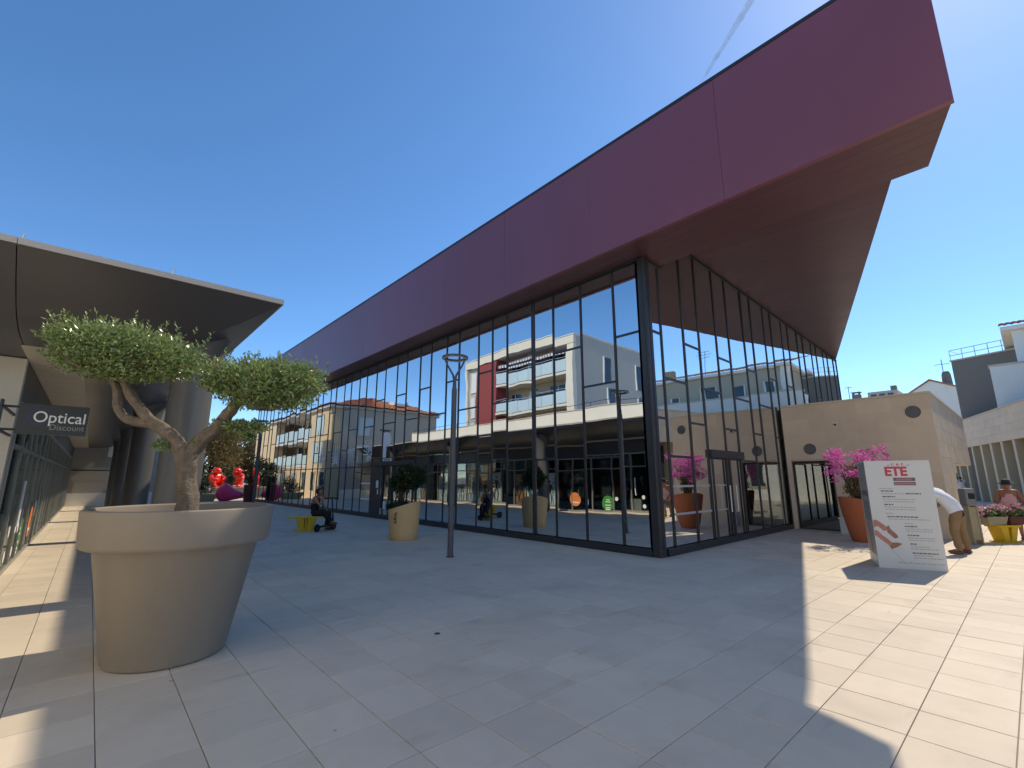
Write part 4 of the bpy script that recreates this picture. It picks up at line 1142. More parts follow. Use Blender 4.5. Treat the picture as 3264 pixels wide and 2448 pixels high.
# upright shoots over the pads
sh = MB(); r_ = random.Random(44); vs, fs = [], []
for pads, nn in ((padL,120),(padR,75)):
    for _ in range(nn):
        c, rad, w, rot = r_.choice(pads)
        b = Vector(c) + Vector((r_.uniform(-.8,.8)*rad[0], r_.uniform(-.8,.8)*rad[1], rad[2]*r_.uniform(.55,.85)))
        L_ = r_.uniform(.05,.12)
        d = Vector((r_.gauss(0,.3), r_.gauss(0,.3), 1)).normalized()
        for q in range(7):
            p = b + d*L_*q/6
            ax = (d*0.8 + Vector((r_.gauss(0,.7), r_.gauss(0,.7), .2))).normalized(); sd = ax.orthogonal().normalized()
            l = 0.042; o = len(vs)
            vs += [p, p+ax*l*.45+sd*l*.2, p+ax*l, p+ax*l*.45-sd*l*.2]; fs.append((o,o+1,o+2,o+3))
sh.add(vs, fs).build('shoots', 'olive', ol)

# ------------------------------------------------------------------ slanted terracotta planters
def slant_pot(name, label, c, rb, rt, h, tilt, dirv, m, flare=None):
    t = thing(name, label, 'planter', (c[0], c[1], 0))
    d = Vector(dirv).normalized()
    def zf(x, y, z): return z + (z/h)**3*tilt*(x*d.x + y*d.y)/rt
    pr = [(0.0,0.01),(rb-0.02,0.0),(rb,0.02)] + [(rb+(rt-rb)*q**0.8, 0.02+(h-0.02)*q) for q in (0.2,0.4,0.6,0.8,1.0)] + [(rt-0.02,h+0.012),(rt-0.05,h),(rt-0.06,h*0.85),(0.0,h*0.83)]
    MB().lathe(pr, 64, c, zf).build('pot_body', m, t, smooth=40)
    MB().lathe([(rt-0.058,h*0.86),(rt*0.5,h*0.88),(0.0,h*0.89)], 40, c, zf).build('soil', 'soil', t, smooth=True)
    return t
C2 = (6.44, 11.53)
slant_pot('terracotta_planter', 'tan terracotta planter with slanted rim in front of the glass hall', C2, 0.355, 0.43, 0.88, 0.12, rgt, 'tan_pot')
shb = thing('potted_shrub', 'dark round shrub with a few orange flowers in the tan planter', 'shrub', (C2[0], C2[1], 0.8))
st = MB()
for k in range(6):
    a = random.Random(80+k)
    st.tube([(C2[0]+a.uniform(-.12,.12), C2[1]+a.uniform(-.12,.12), 0.75), (C2[0]+a.uniform(-.2,.2), C2[1]+a.uniform(-.2,.2), 1.15), (C2[0]+a.uniform(-.35,.35), C2[1]+a.uniform(-.35,.35), 1.6)], [0.022,0.016,0.008], 7)
st.build('stems', 'bark_dark', shb, smooth=True)
def Q(base, a, b, c): return (base[0]+rgt.x*a+fwh.x*b, base[1]+rgt.y*a+fwh.y*b, c)
leaf_cloud([(Q(C2,.06,0,1.55),(.42,.42,.32),1.2,None),(Q(C2,-.20,0,1.45),(.25,.25,.22),.5,None),(Q(C2,.34,.05,1.62),(.26,.26,.26),.5,None),(Q(C2,.12,0,1.80),(.28,.28,.18),.4,None)], 5200, 0.075, 51, aspect=0.5).build('crown', 'shrub', shb)
leaf_cloud([(Q(C2,-.1,-.05,0.88),(.34,.30,.09),1,None),(Q(C2,-.34,-.1,0.84),(.14,.14,.08),.4,None)], 1500, 0.05, 52, aspect=0.5).build('ground_cover', 'shrub', shb)
leaf_cloud([(Q(C2,-.14,-.42,0.68+0.02-k*0.07),(.03,.025,.04),1,None) for k in range(4)], 60, 0.04, 53, up=-0.6, aspect=0.5).build('trailing_vine', 'hedge', shb)
C3 = (15.02, 3.16)
slant_pot('terracotta_planter', 'orange terracotta planter of pink bougainvillea by the annex door', C3, 0.27, 0.46, 1.02, -0.10, rgt, 'orange_pot')
bg = thing('bougainvillea', 'bright pink bougainvillea growing in the orange planter', 'plant', (C3[0], C3[1], 0.9))
st = MB(); ends = []
rb2 = random.Random(91)
for k in range(22):
    e = Q(C3, rb2.uniform(-.75,.75), rb2.uniform(-.5,.5), rb2.uniform(1.6,2.35))
    m_ = Q(C3, rb2.uniform(-.25,.25), rb2.uniform(-.2,.2), rb2.uniform(1.3,1.6))
    st.tube([Q(C3, rb2.uniform(-.12,.12), rb2.uniform(-.12,.12), 0.85), m_, e], [0.018,0.012,0.004], 6); ends.append(e)
st.build('stems', 'bark_dark', bg, smooth=True)
br = [(e, (.20*rb2.uniform(.6,1.4),.2*rb2.uniform(.6,1.4),.12*rb2.uniform(.6,1.4)), 1, None) for e in ends]
br += [(Q(C3,-.50,0,2.0),(.28,.2,.14),1.6,None),(Q(C3,.25,0,2.1),(.40,.25,.16),2.2,None),(Q(C3,-.45,0,2.32),(.16,.15,.10),.8,None),(Q(C3,-.72,0,1.75),(.10,.1,.08),.5,None),(Q(C3,-.55,0,1.55),(.12,.1,.08),.5,None),(Q(C3,1.05,.2,2.22),(.07,.07,.07),.35,None),(Q(C3,1.02,.2,2.05),(.08,.08,.06),.3,None),(Q(C3,.55,0,1.9),(.3,.2,.14),1.0,None)]
leaf_cloud(br, 2300, 0.055, 54, up=0.1, aspect=0.8).build('bracts', 'bract', bg)
leaf_cloud([(Q(C3,-.08,0,1.35),(.22,.22,.35),1,None),(Q(C3,.1,0,1.7),(.35,.3,.3),.7,None)], 1300, 0.06, 55, aspect=0.5).build('leaves', 'tree_rust', bg)
leaf_cloud([(Q(C3,.02,-.1,0.95),(.35,.3,.07),1,None)], 350, 0.07, 56, aspect=0.5).build('ground_cover', 'flower_leaf', bg)
bgx = thing('plastic_crate', 'small white plastic box against the annex wall beside the orange planter', 'box', (16.75, 3.95, 0))
MB().box(16.6,16.95,3.72,4.05,0.0,0.42).build('body', 'bag', bgx, bevel=0.02)
MB().box(16.58,16.97,3.70,4.07,0.422,0.46).build('lid', 'shutter', bgx, bevel=0.01)

# ------------------------------------------------------------------ lamp posts
def lamp(label, x, y):
    t = thing('street_lamp', label, 'street lamp', (x, y, 0), 0, 'ring-topped street lamps')
    MB().tube([(x,y,0),(x,y,2.3),(x,y,3.55)], [0.062,0.06,0.058], 20).build('pole', 'lamp_grey', t, smooth=40)
    MB().tube([(x,y,3.551),(x,y,3.72)], [0.046,0.04], 16).build('collar', 'lamp_grey', t, smooth=40)
    MB().lathe([(0.0,0.012),(0.085,0.012),(0.085,0.0)], 24, (x,y)).build('base_plate', 'frame', t)
    for s in (-1, 1):
        e = Vector((x,y,4.24)) + rgt*0.235*s
        MB().tube([(x,y,3.70), tuple(Vector((x,y,3.86))+rgt*0.035*s), tuple(Vector((x,y,4.08))+rgt*0.16*s), tuple(e)], [0.032,0.024,0.02,0.018], 10).build('arm', 'lamp_grey', t, smooth=40)
    rm = MB(); n = 48
    for ro, ri, z0, z1, nm, mm in ((0.292,0.215,4.24,4.285,'ring_head','lamp_grey'),(0.275,0.228,4.232,4.239,'light_ring','shutter')):
        rm = MB()
        for k in range(n):
            a0, a1 = 2*math.pi*k/n, 2*math.pi*(k+1)/n
            b = [(x+r*math.cos(a), y+r*math.sin(a), z0) for r, a in ((ri,a0),(ro,a0),(ro,a1),(ri,a1))]
            rm.hexa(b, [(p[0],p[1],z1) for p in b])
        bm_o = rm.build(nm, mm, t)
    return t
lamp('grey ring-topped street lamp standing nearest, right of the tan planter', 5.77, 8.35)
lamp('grey ring-topped street lamp farther off by the far glass bays', 5.72, 24.2)

# ------------------------------------------------------------------ yellow benches
def bench(label, c, ang, L=1.35):
    t = thing('yellow_bench', label, 'bench', (c[0], c[1], 0), ang, 'yellow pedestal benches')
    sd = [(-L/2,-.20),(-L/2+.1,-.25),(L/2-.1,-.25),(L/2,-.2),(L/2,.2),(L/2-.1,.25),(-L/2+.1,.25),(-L/2,.2)]
    MB().prism(sd, 0.38, 0.43).build('seat', 'yellow', t, world=False, bevel=0.008)
    for s in (-1, 1):
        MB().hexa([(s*.05,-.16,.03),(s*.24,-.16,.03),(s*.24,.16,.03),(s*.05,.16,.03)],[(s*.08,-.2,.378),(s*.36,-.2,.378),(s*.36,.2,.378),(s*.08,.2,.378)]).build('pedestal', 'yellow', t, world=False)
    MB().box(-.04,.04,-.13,.13,.031,.36).build('brace', 'yellow', t, world=False)
    MB().prism([(-.40,-.2),(.40,-.2),(.40,.2),(-.40,.2)], 0.0, 0.03).build('base', 'yellow', t, world=False, bevel=0.006)
    return t
BA = math.atan2(-0.45, 1.0)
bench('yellow pedestal bench in the shade with a person sitting on it', (5.22, 15.46), BA).scale = (0.8, 0.9, 1.0)
b2_ = bench('yellow pedestal bench in the sun carrying flower boxes', (17.6, 0.75), math.atan2(rgt.y, rgt.x)+0.15, 0.95)

b2_.scale = (0.72, 0.8, 1.0)
# flower boxes
def flower_box(label, c, ang, m, seed):
    t = thing('flower_box', label, 'flower box', (c[0], c[1], 0.432), ang, None)
    MB().hexa([(-.26,-.15,0),(.26,-.15,0),(.26,.15,0),(-.26,.15,0)],[(-.31,-.19,.21),(.31,-.19,.21),(.31,.19,.21),(-.31,.19,.21)]).build('trough', m, t, world=False, bevel=0.01)
    MB().box(-.31,.31,-.17,.17,.19,.212).build('soil', 'soil', t, world=False)
    leaf_cloud([((-.15,0,.27),(.22,.2,.11),1,None),((.15,0,.28),(.22,.2,.12),1,None)], 900, 0.06, seed, aspect=0.6).build('leaves', 'flower_leaf', t, world=False)
    leaf_cloud([((-.2,0,.36),(.22,.22,.12),1,None),((.2,0,.40),(.2,.2,.12),1,None),((-.36,-.05,.30),(.12,.12,.10),.5,None)], 420, 0.045, seed+1, aspect=0.9).build('flowers', 'petal_mix', t, world=False)['kind'] = 'stuff'
fa = math.atan2(rgt.y, rgt.x)+0.15
fd = Vector((math.cos(fa), math.sin(fa), 0))
flower_box('pale tan flower box, left of two on the sunny bench', (17.6-fd.x*.33, .75-fd.y*.33), fa, 'bin_tan', 61)
flower_box('brownish red flower box, right of two on the sunny bench', (17.6+fd.x*.33, .75+fd.y*.33), fa, 'maroon', 63)

# ------------------------------------------------------------------ people
HEAD_SEG = None
def skin_mesh(joints, edges, radii, root, sub=2):
    me = bpy.data.meshes.new('tmp'); names = list(joints)
    me.from_pydata([joints[n] for n in names], [(names.index(a), names.index(b)) for a, b in edges], [])
    o = bpy.data.objects.new('tmp', me); COL.objects.link(o)
    o.modifiers.new('s', 'SKIN').use_smooth_shade = True
    sd = o.modifiers.new('d', 'SUBSURF'); sd.levels = sub; sd.render_levels = sub
    lay = me.skin_vertices[0].data
    for i, n in enumerate(names):
        r = radii[n]; r = (r, r) if not isinstance(r, (tuple, list)) else r
        lay[i].radius = r; lay[i].use_root = (n == root)
    dg = bpy.context.evaluated_depsgraph_get()
    em = bpy.data.meshes.new_from_object(o.evaluated_get(dg))
    mb = MB(); mb.add([tuple(v.co) for v in em.vertices], [tuple(p.vertices) for p in em.polygons])
    bpy.data.objects.remove(o, do_unlink=True); bpy.data.meshes.remove(me); bpy.data.meshes.remove(em)
    return mb

def add_head(mb, c, fwd, up, s=1.0):
    c = Vector(c); f = Vector(fwd).normalized(); u = Vector(up); u = (u - f*u.dot(f)).normalized(); l = u.cross(f)
    rot = Matrix((l, -f, u)).transposed()          # local x=left, -y=forward, z=up
    def W(p): return c + rot @ (Vector(p)*s)
    n, m = 20, 14; o = len(mb.v)
    for i in range(m+1):
        t = math.pi*i/m
        for k in range(n):
            a = 2*math.pi*k/n
            x = 0.074*math.sin(t)*math.cos(a); y = 0.095*math.sin(t)*math.sin(a); z = 0.118*math.cos(t)
            if z < 0: x *= 1-0.30*(-z/0.118)**1.2; y = y*(1-0.12*(-z/0.118)) - 0.012*(-z/0.118)
            if y < 0:                               # face side
                fx = abs(x)
                if abs(z-0.012) < 0.018 and 0.018 < fx < 0.045: y += 0.010      # eye sockets
                if -0.045 < z < 0.012 and fx < 0.018: y -= 0.018*(1-(z+0.045)/0.06)  # nose
                if -0.075 < z < -0.055 and fx < 0.028: y -= 0.004                # lips
                if z < -0.085: y -= 0.006
            mb.v.append(tuple(W((x,y,z))))
    for i in range(m):
        for k in range(n):
            a, b = o+i*n+k, o+i*n+(k+1)%n
            mb.f.append((a, a+n, b+n, b))
    for sx in (-1, 1): mb.ell(W((sx*0.076,0.01,-0.002)), (0.012*s,0.02*s,0.032*s), 8, 6, rot)
    return W, rot

def add_hand(mb, wrist, d, palm_n, s=1.0, curl=0.5):
    w = Vector(wrist); d = Vector(d).normalized(); n = Vector(palm_n); n = (n-d*n.dot(d)).normalized(); l = d.cross(n)
    mb.obox(w+d*0.045*s, d*0.048*s, l*0.038*s, n*0.013*s)
    for k, (off, L_) in enumerate(((-.030,.065),(-.010,.078),(.010,.074),(.029,.058))):
        b = w + d*0.088*s + l*off*s; p1 = b + (d*math.cos(curl*.5)+n*math.sin(curl*.5))*L_*.5*s; p2 = p1 + (d*math.cos(curl*1.6)+n*math.sin(curl*1.6))*L_*.5*s
        mb.tube([b-d*.02*s, b, p1, p2], [.010*s,.010*s,.0085*s,.0065*s], 6)
    b = w + d*.03*s - l*.036*s; p1 = b + (d*.6 - l*.8)*.035*s; p2 = p1 + (d*.9 - l*.1 + n*.4)*.03*s
    mb.tube([b, p1, p2], [.013*s,.0115*s,.008*s], 6)

def person(label, loc, rz, J, parts, skin='skin', look=(0,-1,0), headup=(0,0,1), s=1.0, group=None, hair='short', curl=0.6, rad=None):
    """J: joints in local metres, facing -Y. parts: [(name, material, joint subset, edges, inflate)]"""
    t = thing('person', label, 'person', loc, rz, group)
    Rd = dict(pelvis=(.135,.105), spine=(.115,.09), chest=(.145,.10), neckb=(.065,.06), neck=(.052,.052), sl=.06, sr=.06, el=.042, er=.042, ul=.05, ur=.05, fl=.036, fr=.036, wl=.028, wr=.028,
              hl=(.09,.095), hr=(.09,.095), tl=.078, tr=.078, kl=.056, kr=.056, cl=.05, cr=.05, al=.036, ar=.036, bl=.034, br=.034)
    if rad: Rd.update(rad)
    def mid(a, b, k=0.5): return tuple(Vector(J[a])*(1-k)+Vector(J[b])*k)
    JJ = {k_: v_ for k_, v_ in J.items() if k_ != 'head'}
    for q in 'lr':
        JJ['u'+q] = mid('s'+q,'e'+q,.4); JJ['f'+q] = mid('e'+q,'w'+q,.4); JJ['t'+q] = mid('h'+q,'k'+q,.45); JJ['c'+q] = mid('k'+q,'a'+q,.35)
    E = [('pelvis','spine'),('spine','chest'),('chest','neckb'),('neckb','neck')]
    for q in 'lr':
        E += [('chest','s'+q),('s'+q,'u'+q),('u'+q,'e'+q),('e'+q,'f'+q),('f'+q,'w'+q),('pelvis','h'+q),('h'+q,'t'+q),('t'+q,'k'+q),('k'+q,'c'+q),('c'+q,'a'+q),('a'+q,'b'+q)]
    mb = skin_mesh(JJ, E, Rd, 'pelvis')
    core_v, core_f = list(mb.v), list(mb.f)
    W, rot = add_head(mb, J['head'], look, headup, s)
    for q, sg_ in (('l',1),('r',-1)):
        d = Vector(J['w'+q])-Vector(JJ['f'+q]); pn = Vector((-sg_*.6,0.2,0)) if abs(d.normalized().z) > .5 else Vector((0,0,-1))
        add_hand(mb, J['w'+q], d, pn, s, curl)
    mb.build('body', skin, t, smooth=True, world=False)
    nrm = []
    tmp = bpy.data.meshes.new('tmp'); tmp.from_pydata(core_v, [], core_f); tmp.update()
    bmt = bmesh.new(); bmt.from_mesh(tmp); bmesh.ops.recalc_face_normals(bmt, faces=bmt.faces); bmt.normal_update()
    nrm = [v.normal.copy() for v in bmt.verts]; bmt.free(); bpy.data.meshes.remove(tmp)
    def rr1(k_): r1 = Rd[k_]; return r1 if not isinstance(r1, tuple) else sum(r1)/2
    reg = []
    for v in core_v:
        v = Vector(v); best = (1e9, None)
        for a, b in E:
            A, B = Vector(JJ[a]), Vector(JJ[b]); ab = B-A; tt_ = max(0, min(1, (v-A).dot(ab)/max(ab.length_squared, 1e-9)))
            dd = (v-(A+ab*tt_)).length - (rr1(a)*(1-tt_)+rr1(b)*tt_)
            if dd < best[0]: best = (dd, (a, b))
        reg.append(best[1])
    for nm, mt, sub, inf, *pln in parts:
        sub = set(sub); cm_ = MB(); idx = {}
        for f in core_f:
            if all(reg[i_][0] in sub and reg[i_][1] in sub for i_ in f):
                nf = []
                for i_ in f:
                    if i_ not in idx:
                        idx[i_] = len(cm_.v); v = Vector(core_v[i_])
                        cm_.v.append(tuple(v + nrm[i_]*(inf + 0.35*inf*noise.noise(v*13))))
                    nf.append(idx[i_])
                cm_.f.append(tuple(nf))
        co_ = cm_.build(nm, mt, t, smooth=True, world=False)
        if pln:
            bmc = bmesh.new(); bmc.from_mesh(co_.data)
            for pc_, pn_ in pln[0]:
                bmesh.ops.bisect_plane(bmc, geom=bmc.verts[:]+bmc.edges[:]+bmc.faces[:], plane_co=pc_, plane_no=pn_, clear_inner=True)
            bmc.to_mesh(co_.data); bmc.free()
            for p_ in co_.data.polygons: p_.use_smooth = True
    for q in 'lr':
        a = Vector(J['a'+q]); b = Vector(J['b'+q]); d = (b-a); d.z = 0; d = d.normalized() if d.length > 1e-4 else Vector((0,-1,0)); lz = Vector((0,0,1)).cross(d)
        zb = min(a.z, b.z)-0.045
        sh_ = MB(); ctr = Vector((a.x,a.y,zb+.035)) + d*.07
        sh_.ell(ctr, (.135,.05,.05), 14, 8, Matrix((d, lz, Vector((0,0,1)))).transposed())
        sh_.v = [(x,y,max(z,zb+.002)) for x,y,z in sh_.v]
        sh_.build('shoe', 'shoe', t, smooth=True, world=False)
    if hair != 'none':
        hm = MB(); o = 0
        n, m = 18, 9
        lim = R(105) if hair == 'short' else R(125)
        for i in range(m+1):
            th_ = lim*i/m
            for k in range(n):
                a = 2*math.pi*k/n
                x, y, z = 0.082*math.sin(th_)*math.cos(a), 0.103*math.sin(th_)*math.sin(a)+0.012, 0.126*math.cos(th_)+0.004
                if y < -0.02 and z < 0.06: y = -0.02; x *= 1.0
                hm.v.append(tuple(W((x,y,z))))
        for i in range(m):
            for k in range(n):
                a, b = i*n+k, i*n+(k+1)%n
                hm.f.append((a, a+n, b+n, b))
        if hair == 'bun': hm.ell(W((0,.10,.03)), (.045,.045,.045), 10, 8)
        hm.build('hair', 'hair', t, smooth=True, world=False)
    return t, W

TORSO = ['pelvis','spine','chest','neckb','sl','sr','ul','ur','hl','hr','tl','tr']
def hem(J_, k=-.35):
    a_, b_ = Vector(J_['pelvis']), Vector(J_['spine']); return (a_+(b_-a_)*k, (b_-a_).normalized())
def neckline(J_, k=.45):
    a_, b_ = Vector(J_['chest']), Vector(J_['neckb']); return (a_+(b_-a_)*k, (a_-b_).normalized())
LEGS = ['pelvis','hl','hr','tl','tr','kl','kr','cl','cr','al','ar']
# seated person on the shaded bench, facing right
SJ = dict(pelvis=(0,0.0,.53), spine=(0,.03,.70), chest=(0,-.01,.90), neckb=(0,-.045,1.03), neck=(0,-.07,1.08), head=(0,-.10,1.175),
          sl=(.16,-.02,.98), sr=(-.16,-.02,.98), el=(.20,-.16,.76), er=(-.20,-.20,.78), wl=(.09,-.30,.66), wr=(-.09,-.29,1.00),
          hl=(.09,-.05,.52), hr=(-.09,-.05,.52), kl=(.12,-.40,.50), kr=(-.10,-.36,.54), al=(.13,-.36,.10), ar=(-.06,-.56,.27), bl=(.14,-.50,.045), br=(-.06,-.68,.22))
face_r = math.atan2(rgt.y, rgt.x) + math.pi/2      # local -Y points to image right
person('person in black top and black trousers sitting on the shaded yellow bench', (5.42, 15.36, 0.0), face_r, SJ,
       [('top','cloth_black',['pelvis','spine','chest','neckb','hl','hr'],.024,[neckline(SJ,.7)]),('trousers','cloth_black',LEGS,.04)], hair='bun', look=(0.1,-1,-.1), s=.95)
# bending person by the totem
MJ = dict(pelvis=(0,.10,.92), spine=(0,.0,1.10), chest=(0,-.17,1.26), neckb=(0,-.30,1.33), neck=(0,-.35,1.34), head=(0,-.44,1.31),
          sl=(.19,-.21,1.27), sr=(-.19,-.21,1.27), el=(.25,-.27,1.0), er=(-.25,-.28,1.0), wl=(.18,-.45,.84), wr=(-.18,-.47,.84),
          hl=(.085,.10,.84), hr=(-.085,.10,.84), kl=(.14,.05,.49), kr=(-.13,.07,.49), al=(.19,.10,.095), ar=(-.17,.12,.095), bl=(.20,-.04,.045), br=(-.19,-.02,.045))
lft = -rgt
face_l = math.atan2((lft*0.45+fwh*0.9).y, (lft*0.45+fwh*0.9).x) + math.pi/2
person('person in white T-shirt and brown trousers bending over behind the white totem', (14.30, 1.36, 0.0), face_l, MJ,
       [('t_shirt','cloth_white',TORSO,.034,[hem(MJ,-.25)]),('trousers','cloth_brown',LEGS,.028)], look=(0,-1,-.9), headup=(0,-.6,.6), skin='skin', rad=dict(hl=.075, hr=.075, pelvis=(.14,.12), spine=(.135,.11), chest=(.16,.115)))
# woman behind the flower boxes
WJ = dict(pelvis=(0,.06,.80), spine=(0,.02,.97), chest=(0,-.06,1.16), neckb=(0,-.10,1.29), neck=(0,-.12,1.34), head=(0,-.15,1.43),
          sl=(.17,-.06,1.24), sr=(-.17,-.06,1.24), el=(.27,-.10,.98), er=(-.27,-.10,.98), wl=(.25,-.30,.84), wr=(-.25,-.30,.84),
          hl=(.10,.05,.79), hr=(-.10,.05,.79), kl=(.11,-.02,.44), kr=(-.11,.02,.44), al=(.11,.06,.095), ar=(-.11,.10,.095), bl=(.13,-.08,.045), br=(-.13,-.04,.045))
face_c = math.pi/2 + math.atan2(-1.0, -18.0)
wl_, WW = person('person in pink tank top and dark hat behind the flower boxes', (18.55, 0.56, 0.0), math.atan2(-0.5,-18.3)+math.pi/2, WJ,
       [('tank_top','cloth_pink',['pelvis','spine','chest','neckb','hl','hr'],.02,[neckline(WJ,.4)]),('shorts','cloth_pink',['pelvis','hl','hr','tl','tr'],.03)], look=(0,-1,-.25), skin='skin_tan', rad=dict(pelvis=(.17,.13), spine=(.15,.12), chest=(.17,.12), ul=.06, ur=.06))
ht = MB(); prh = [(0.0,.13),(.05,.128),(.085,.10),(.095,.04),(.155,.025),(.158,.02),(.09,.02)]
for i in range(24):
    a = 2*math.pi*i/24
    for r_, z in prh: ht.v.append(tuple(WW((r_*math.cos(a), r_*math.sin(a)*1.1+.005, z+.02))))
kk = len(prh)
for i in range(24):
    j = (i+1) % 24
    for q in range(kk-1): ht.f.append((i*kk+q, j*kk+q, j*kk+q+1, i*kk+q+1))
ht.build('hat', 'hat', wl_, smooth=True, world=False)
# strollers by the arcade
STJ = dict(pelvis=(0,0,.92), spine=(0,.01,1.08), chest=(0,-.01,1.28), neckb=(0,0,1.42), neck=(0,-.01,1.48), head=(0,-.03,1.58),
          sl=(.18,0,1.37), sr=(-.18,0,1.37), el=(.24,.03,1.10), er=(-.24,.0,1.10), wl=(.25,-.10,.88), wr=(-.24,-.12,.90),
          hl=(.10,0,.90), hr=(-.10,0,.90), kl=(.11,-.08,.50), kr=(-.11,.02,.50), al=(.11,-.06,.095), ar=(-.11,.18,.095), bl=(.12,-.2,.045), br=(-.12,.05,.045))
p1 = ap(7.3, 1.0); p2 = ap(5.6, 1.2); p3 = ap(9.3, 0.9)
person('person in blue top and tan trousers walking along the arcade', tuple(p1), 2.2, STJ, [('top','cloth_blue',TORSO,.034,[hem(STJ)]),('trousers','bin_tan',LEGS,.03)], group='strollers along the arcade')
person('person in white dress walking along the arcade', tuple(p2), 1.9, STJ, [('dress','cloth_white',['pelvis','spine','chest','sl','sr','hl','hr','tl','tr'],.06)], group='strollers along the arcade')
person('person in black standing at the far end of the arcade', tuple(p3), 2.6, STJ, [('top','cloth_black',TORSO,.034,[hem(STJ)]),('trousers','cloth_black',LEGS,.03)], group='strollers along the arcade')

# ------------------------------------------------------------------ kick scooter
sc0 = Vector((5.30, 14.72, 0)); sc1 = Vector((5.94, 15.10, 0)); sd_ = (sc1-sc0).normalized(); sl_ = Vector((-sd_.y, sd_.x, 0))
ks = thing('kick_scooter', 'black electric kick scooter parked before the seated person', 'scooter', tuple((sc0+sc1)/2))
def wheel(c):
    c = Vector(c); w = MB(); n = 28
    for k in range(n):
        a0, a1 = 2*math.pi*k/n, 2*math.pi*(k+1)/n
        b = [c+(sd_*math.cos(a)+Vector((0,0,1))*math.sin(a))*r - sl_*.022 for r, a in ((.072,a0),(.108,a0),(.108,a1),(.072,a1))]
        w.hexa(b, [p+sl_*.044 for p in b])
    o = w.build('wheel', 'rubber', ks)
    MB().disc(c-sl_*.016, sd_*.074, Vector((0,0,.074)), 20, sl_*.032).build('rim', 'frame', o)
wheel(sc0+Vector((0,0,.108))); wheel(sc1+Vector((0,0,.108)))
MB().obox((sc0+sc1)/2+Vector((0,0,.15))-sd_*.02, sd_*.30, sl_*.075, Vector((0,0,.028))).build('deck', 'scooter', ks, bevel=.012)
MB().tube([sc0+sd_*.08+Vector((0,0,.16)), sc0+Vector((0,0,.225)), sc0-sd_*.11+Vector((0,0,.19))], .02, 8).build('rear_mudguard', 'scooter', ks, smooth=True)
tp = sc1 - sd_*.16 + Vector((0,0,.97))
MB().tube([sc1-sd_*.30+Vector((0,0,.15)), sc1-sd_*.14+Vector((0,0,.20)), sc1-sd_*.06+Vector((0,0,.32))], .03, 10).build('neck', 'scooter', ks, smooth=True)
MB().tube([sc1+Vector((0,0,.11)), sc1-sd_*.04+Vector((0,0,.30)), tp], [.03,.026,.022], 12).build('stem', 'scooter', ks, smooth=True)
MB().tube([tp-sl_*.22-sd_*.03, tp+Vector((0,0,.01)), tp+sl_*.22-sd_*.03], .016, 10).build('handlebar', 'scooter', ks, smooth=True)
for s in (-1,1): MB().tube([tp+sl_*.14*s-sd_*.02, tp+sl_*.25*s-sd_*.035], .021, 10).build('grip', 'rubber', ks, smooth=True)
MB().obox(tp+Vector((0,0,.02)), sd_*.03, sl_*.05, Vector((0,0,.012))).build('display', 'scooter', ks)
MB().ell(tp+sd_*.04-Vector((0,0,.04)), (.022,.022,.022), 10, 8).build('headlight', 'steel', ks, smooth=True)

# ------------------------------------------------------------------ three-sided totem "cet ETE"
TA, TB, TC, TH = Vector((11.98,2.47,0)), Vector((10.98,2.15,0)), Vector((11.34,1.25,0)), 1.92
tt = thing('advertising_totem', 'white three-sided totem reading cet ÉTÉ in red', 'sign', (11.4, 1.95, 0))
MB().prism([tuple(p.xy) for p in (TA, TB, TC)], 0.0, TH).build('panel', 'totem', tt)
bx = (TC-TB).normalized(); bn = Vector((bx.y,-bx.x,0))          # outward normal of the front face
if bn.dot(Vector((-1,0,0))) < 0: bn = -bn
WB_ = (TC-TB).length
def fpt(u, v, e=.002): return TB + bx*u*WB_ + Vector((0,0,v*TH)) + bn*e
def strip(u0, u1, v0, v1, m, nm='print_line', e=.0015, skew=0.0):
    mb = MB(); mb.extr([fpt(u0,v0,e), fpt(u1,v0-skew,e), fpt(u1,v1-skew,e), fpt(u0,v1,e)], -bn*.001); return mb.build(nm, m, tt)
text_mesh('ETE', 0.225, 'print_red', 'print_lettering', tt, fpt(.30,.858,.001), bx, (0,0,1), sx=0.93, bold=.010, depth=.0006)
text_mesh('cet', 0.085, 'print_red', 'print_lettering', tt, fpt(.42,.953,.001), bx, (0,0,1), sx=1.15, bold=.0012, depth=.0006, spacing=1.6)
for u in (.345, .645):
    mb = MB(); mb.extr([fpt(u,.950,.0016), fpt(u+.045,.953,.0016), fpt(u+.055,.960,.0016), fpt(u+.025,.958,.0016)], -bn*.001); mb.build('accent', 'print_red', tt)
strip(.42,.75,.806,.838,'print_dark'); strip(.42,.75,.766,.798,'print_dark')
strip(.46,.70,.814,.829,'print_pink',e=.0024); strip(.43,.74,.774,.790,'print_pink',e=.0024)
rt = random.Random(17)
def words(u0, u1, v, h, m):
    u = u0
    while u < u1:
        w = min(rt.uniform(.02,.07), u1-u)
        if w > .008: strip(u, u+w, v, v+h, m)
        u += w+.010
for (u0,u1,v,b) in [(.18,.40,.700,0),(.20,.40,.675,1),(.20,.56,.652,0),(.57,.80,.652,1),(.21,.41,.622,1),(.21,.70,.600,0),(.22,.69,.578,0),(.22,.36,.548,1),(.22,.68,.526,0),(.23,.68,.505,0),(.22,.34,.468,0),
                    (.24,.70,.436,1),(.25,.86,.415,0),(.48,.62,.378,0),(.48,.66,.350,1),(.49,.88,.328,0),(.49,.87,.308,0),(.50,.67,.270,1),(.50,.89,.248,0),(.51,.88,.228,0),(.52,.61,.192,1),(.52,.80,.170,0),(.52,.92,.150,0),(.53,.90,.112,1),(.54,.82,.092,0),(.54,.99,.070,0),(.30,.98,.022,0)]:
    words(u0, min(u1,.97), v+.03, .011 if b else .008, 'print_dark' if b else 'print_grey')
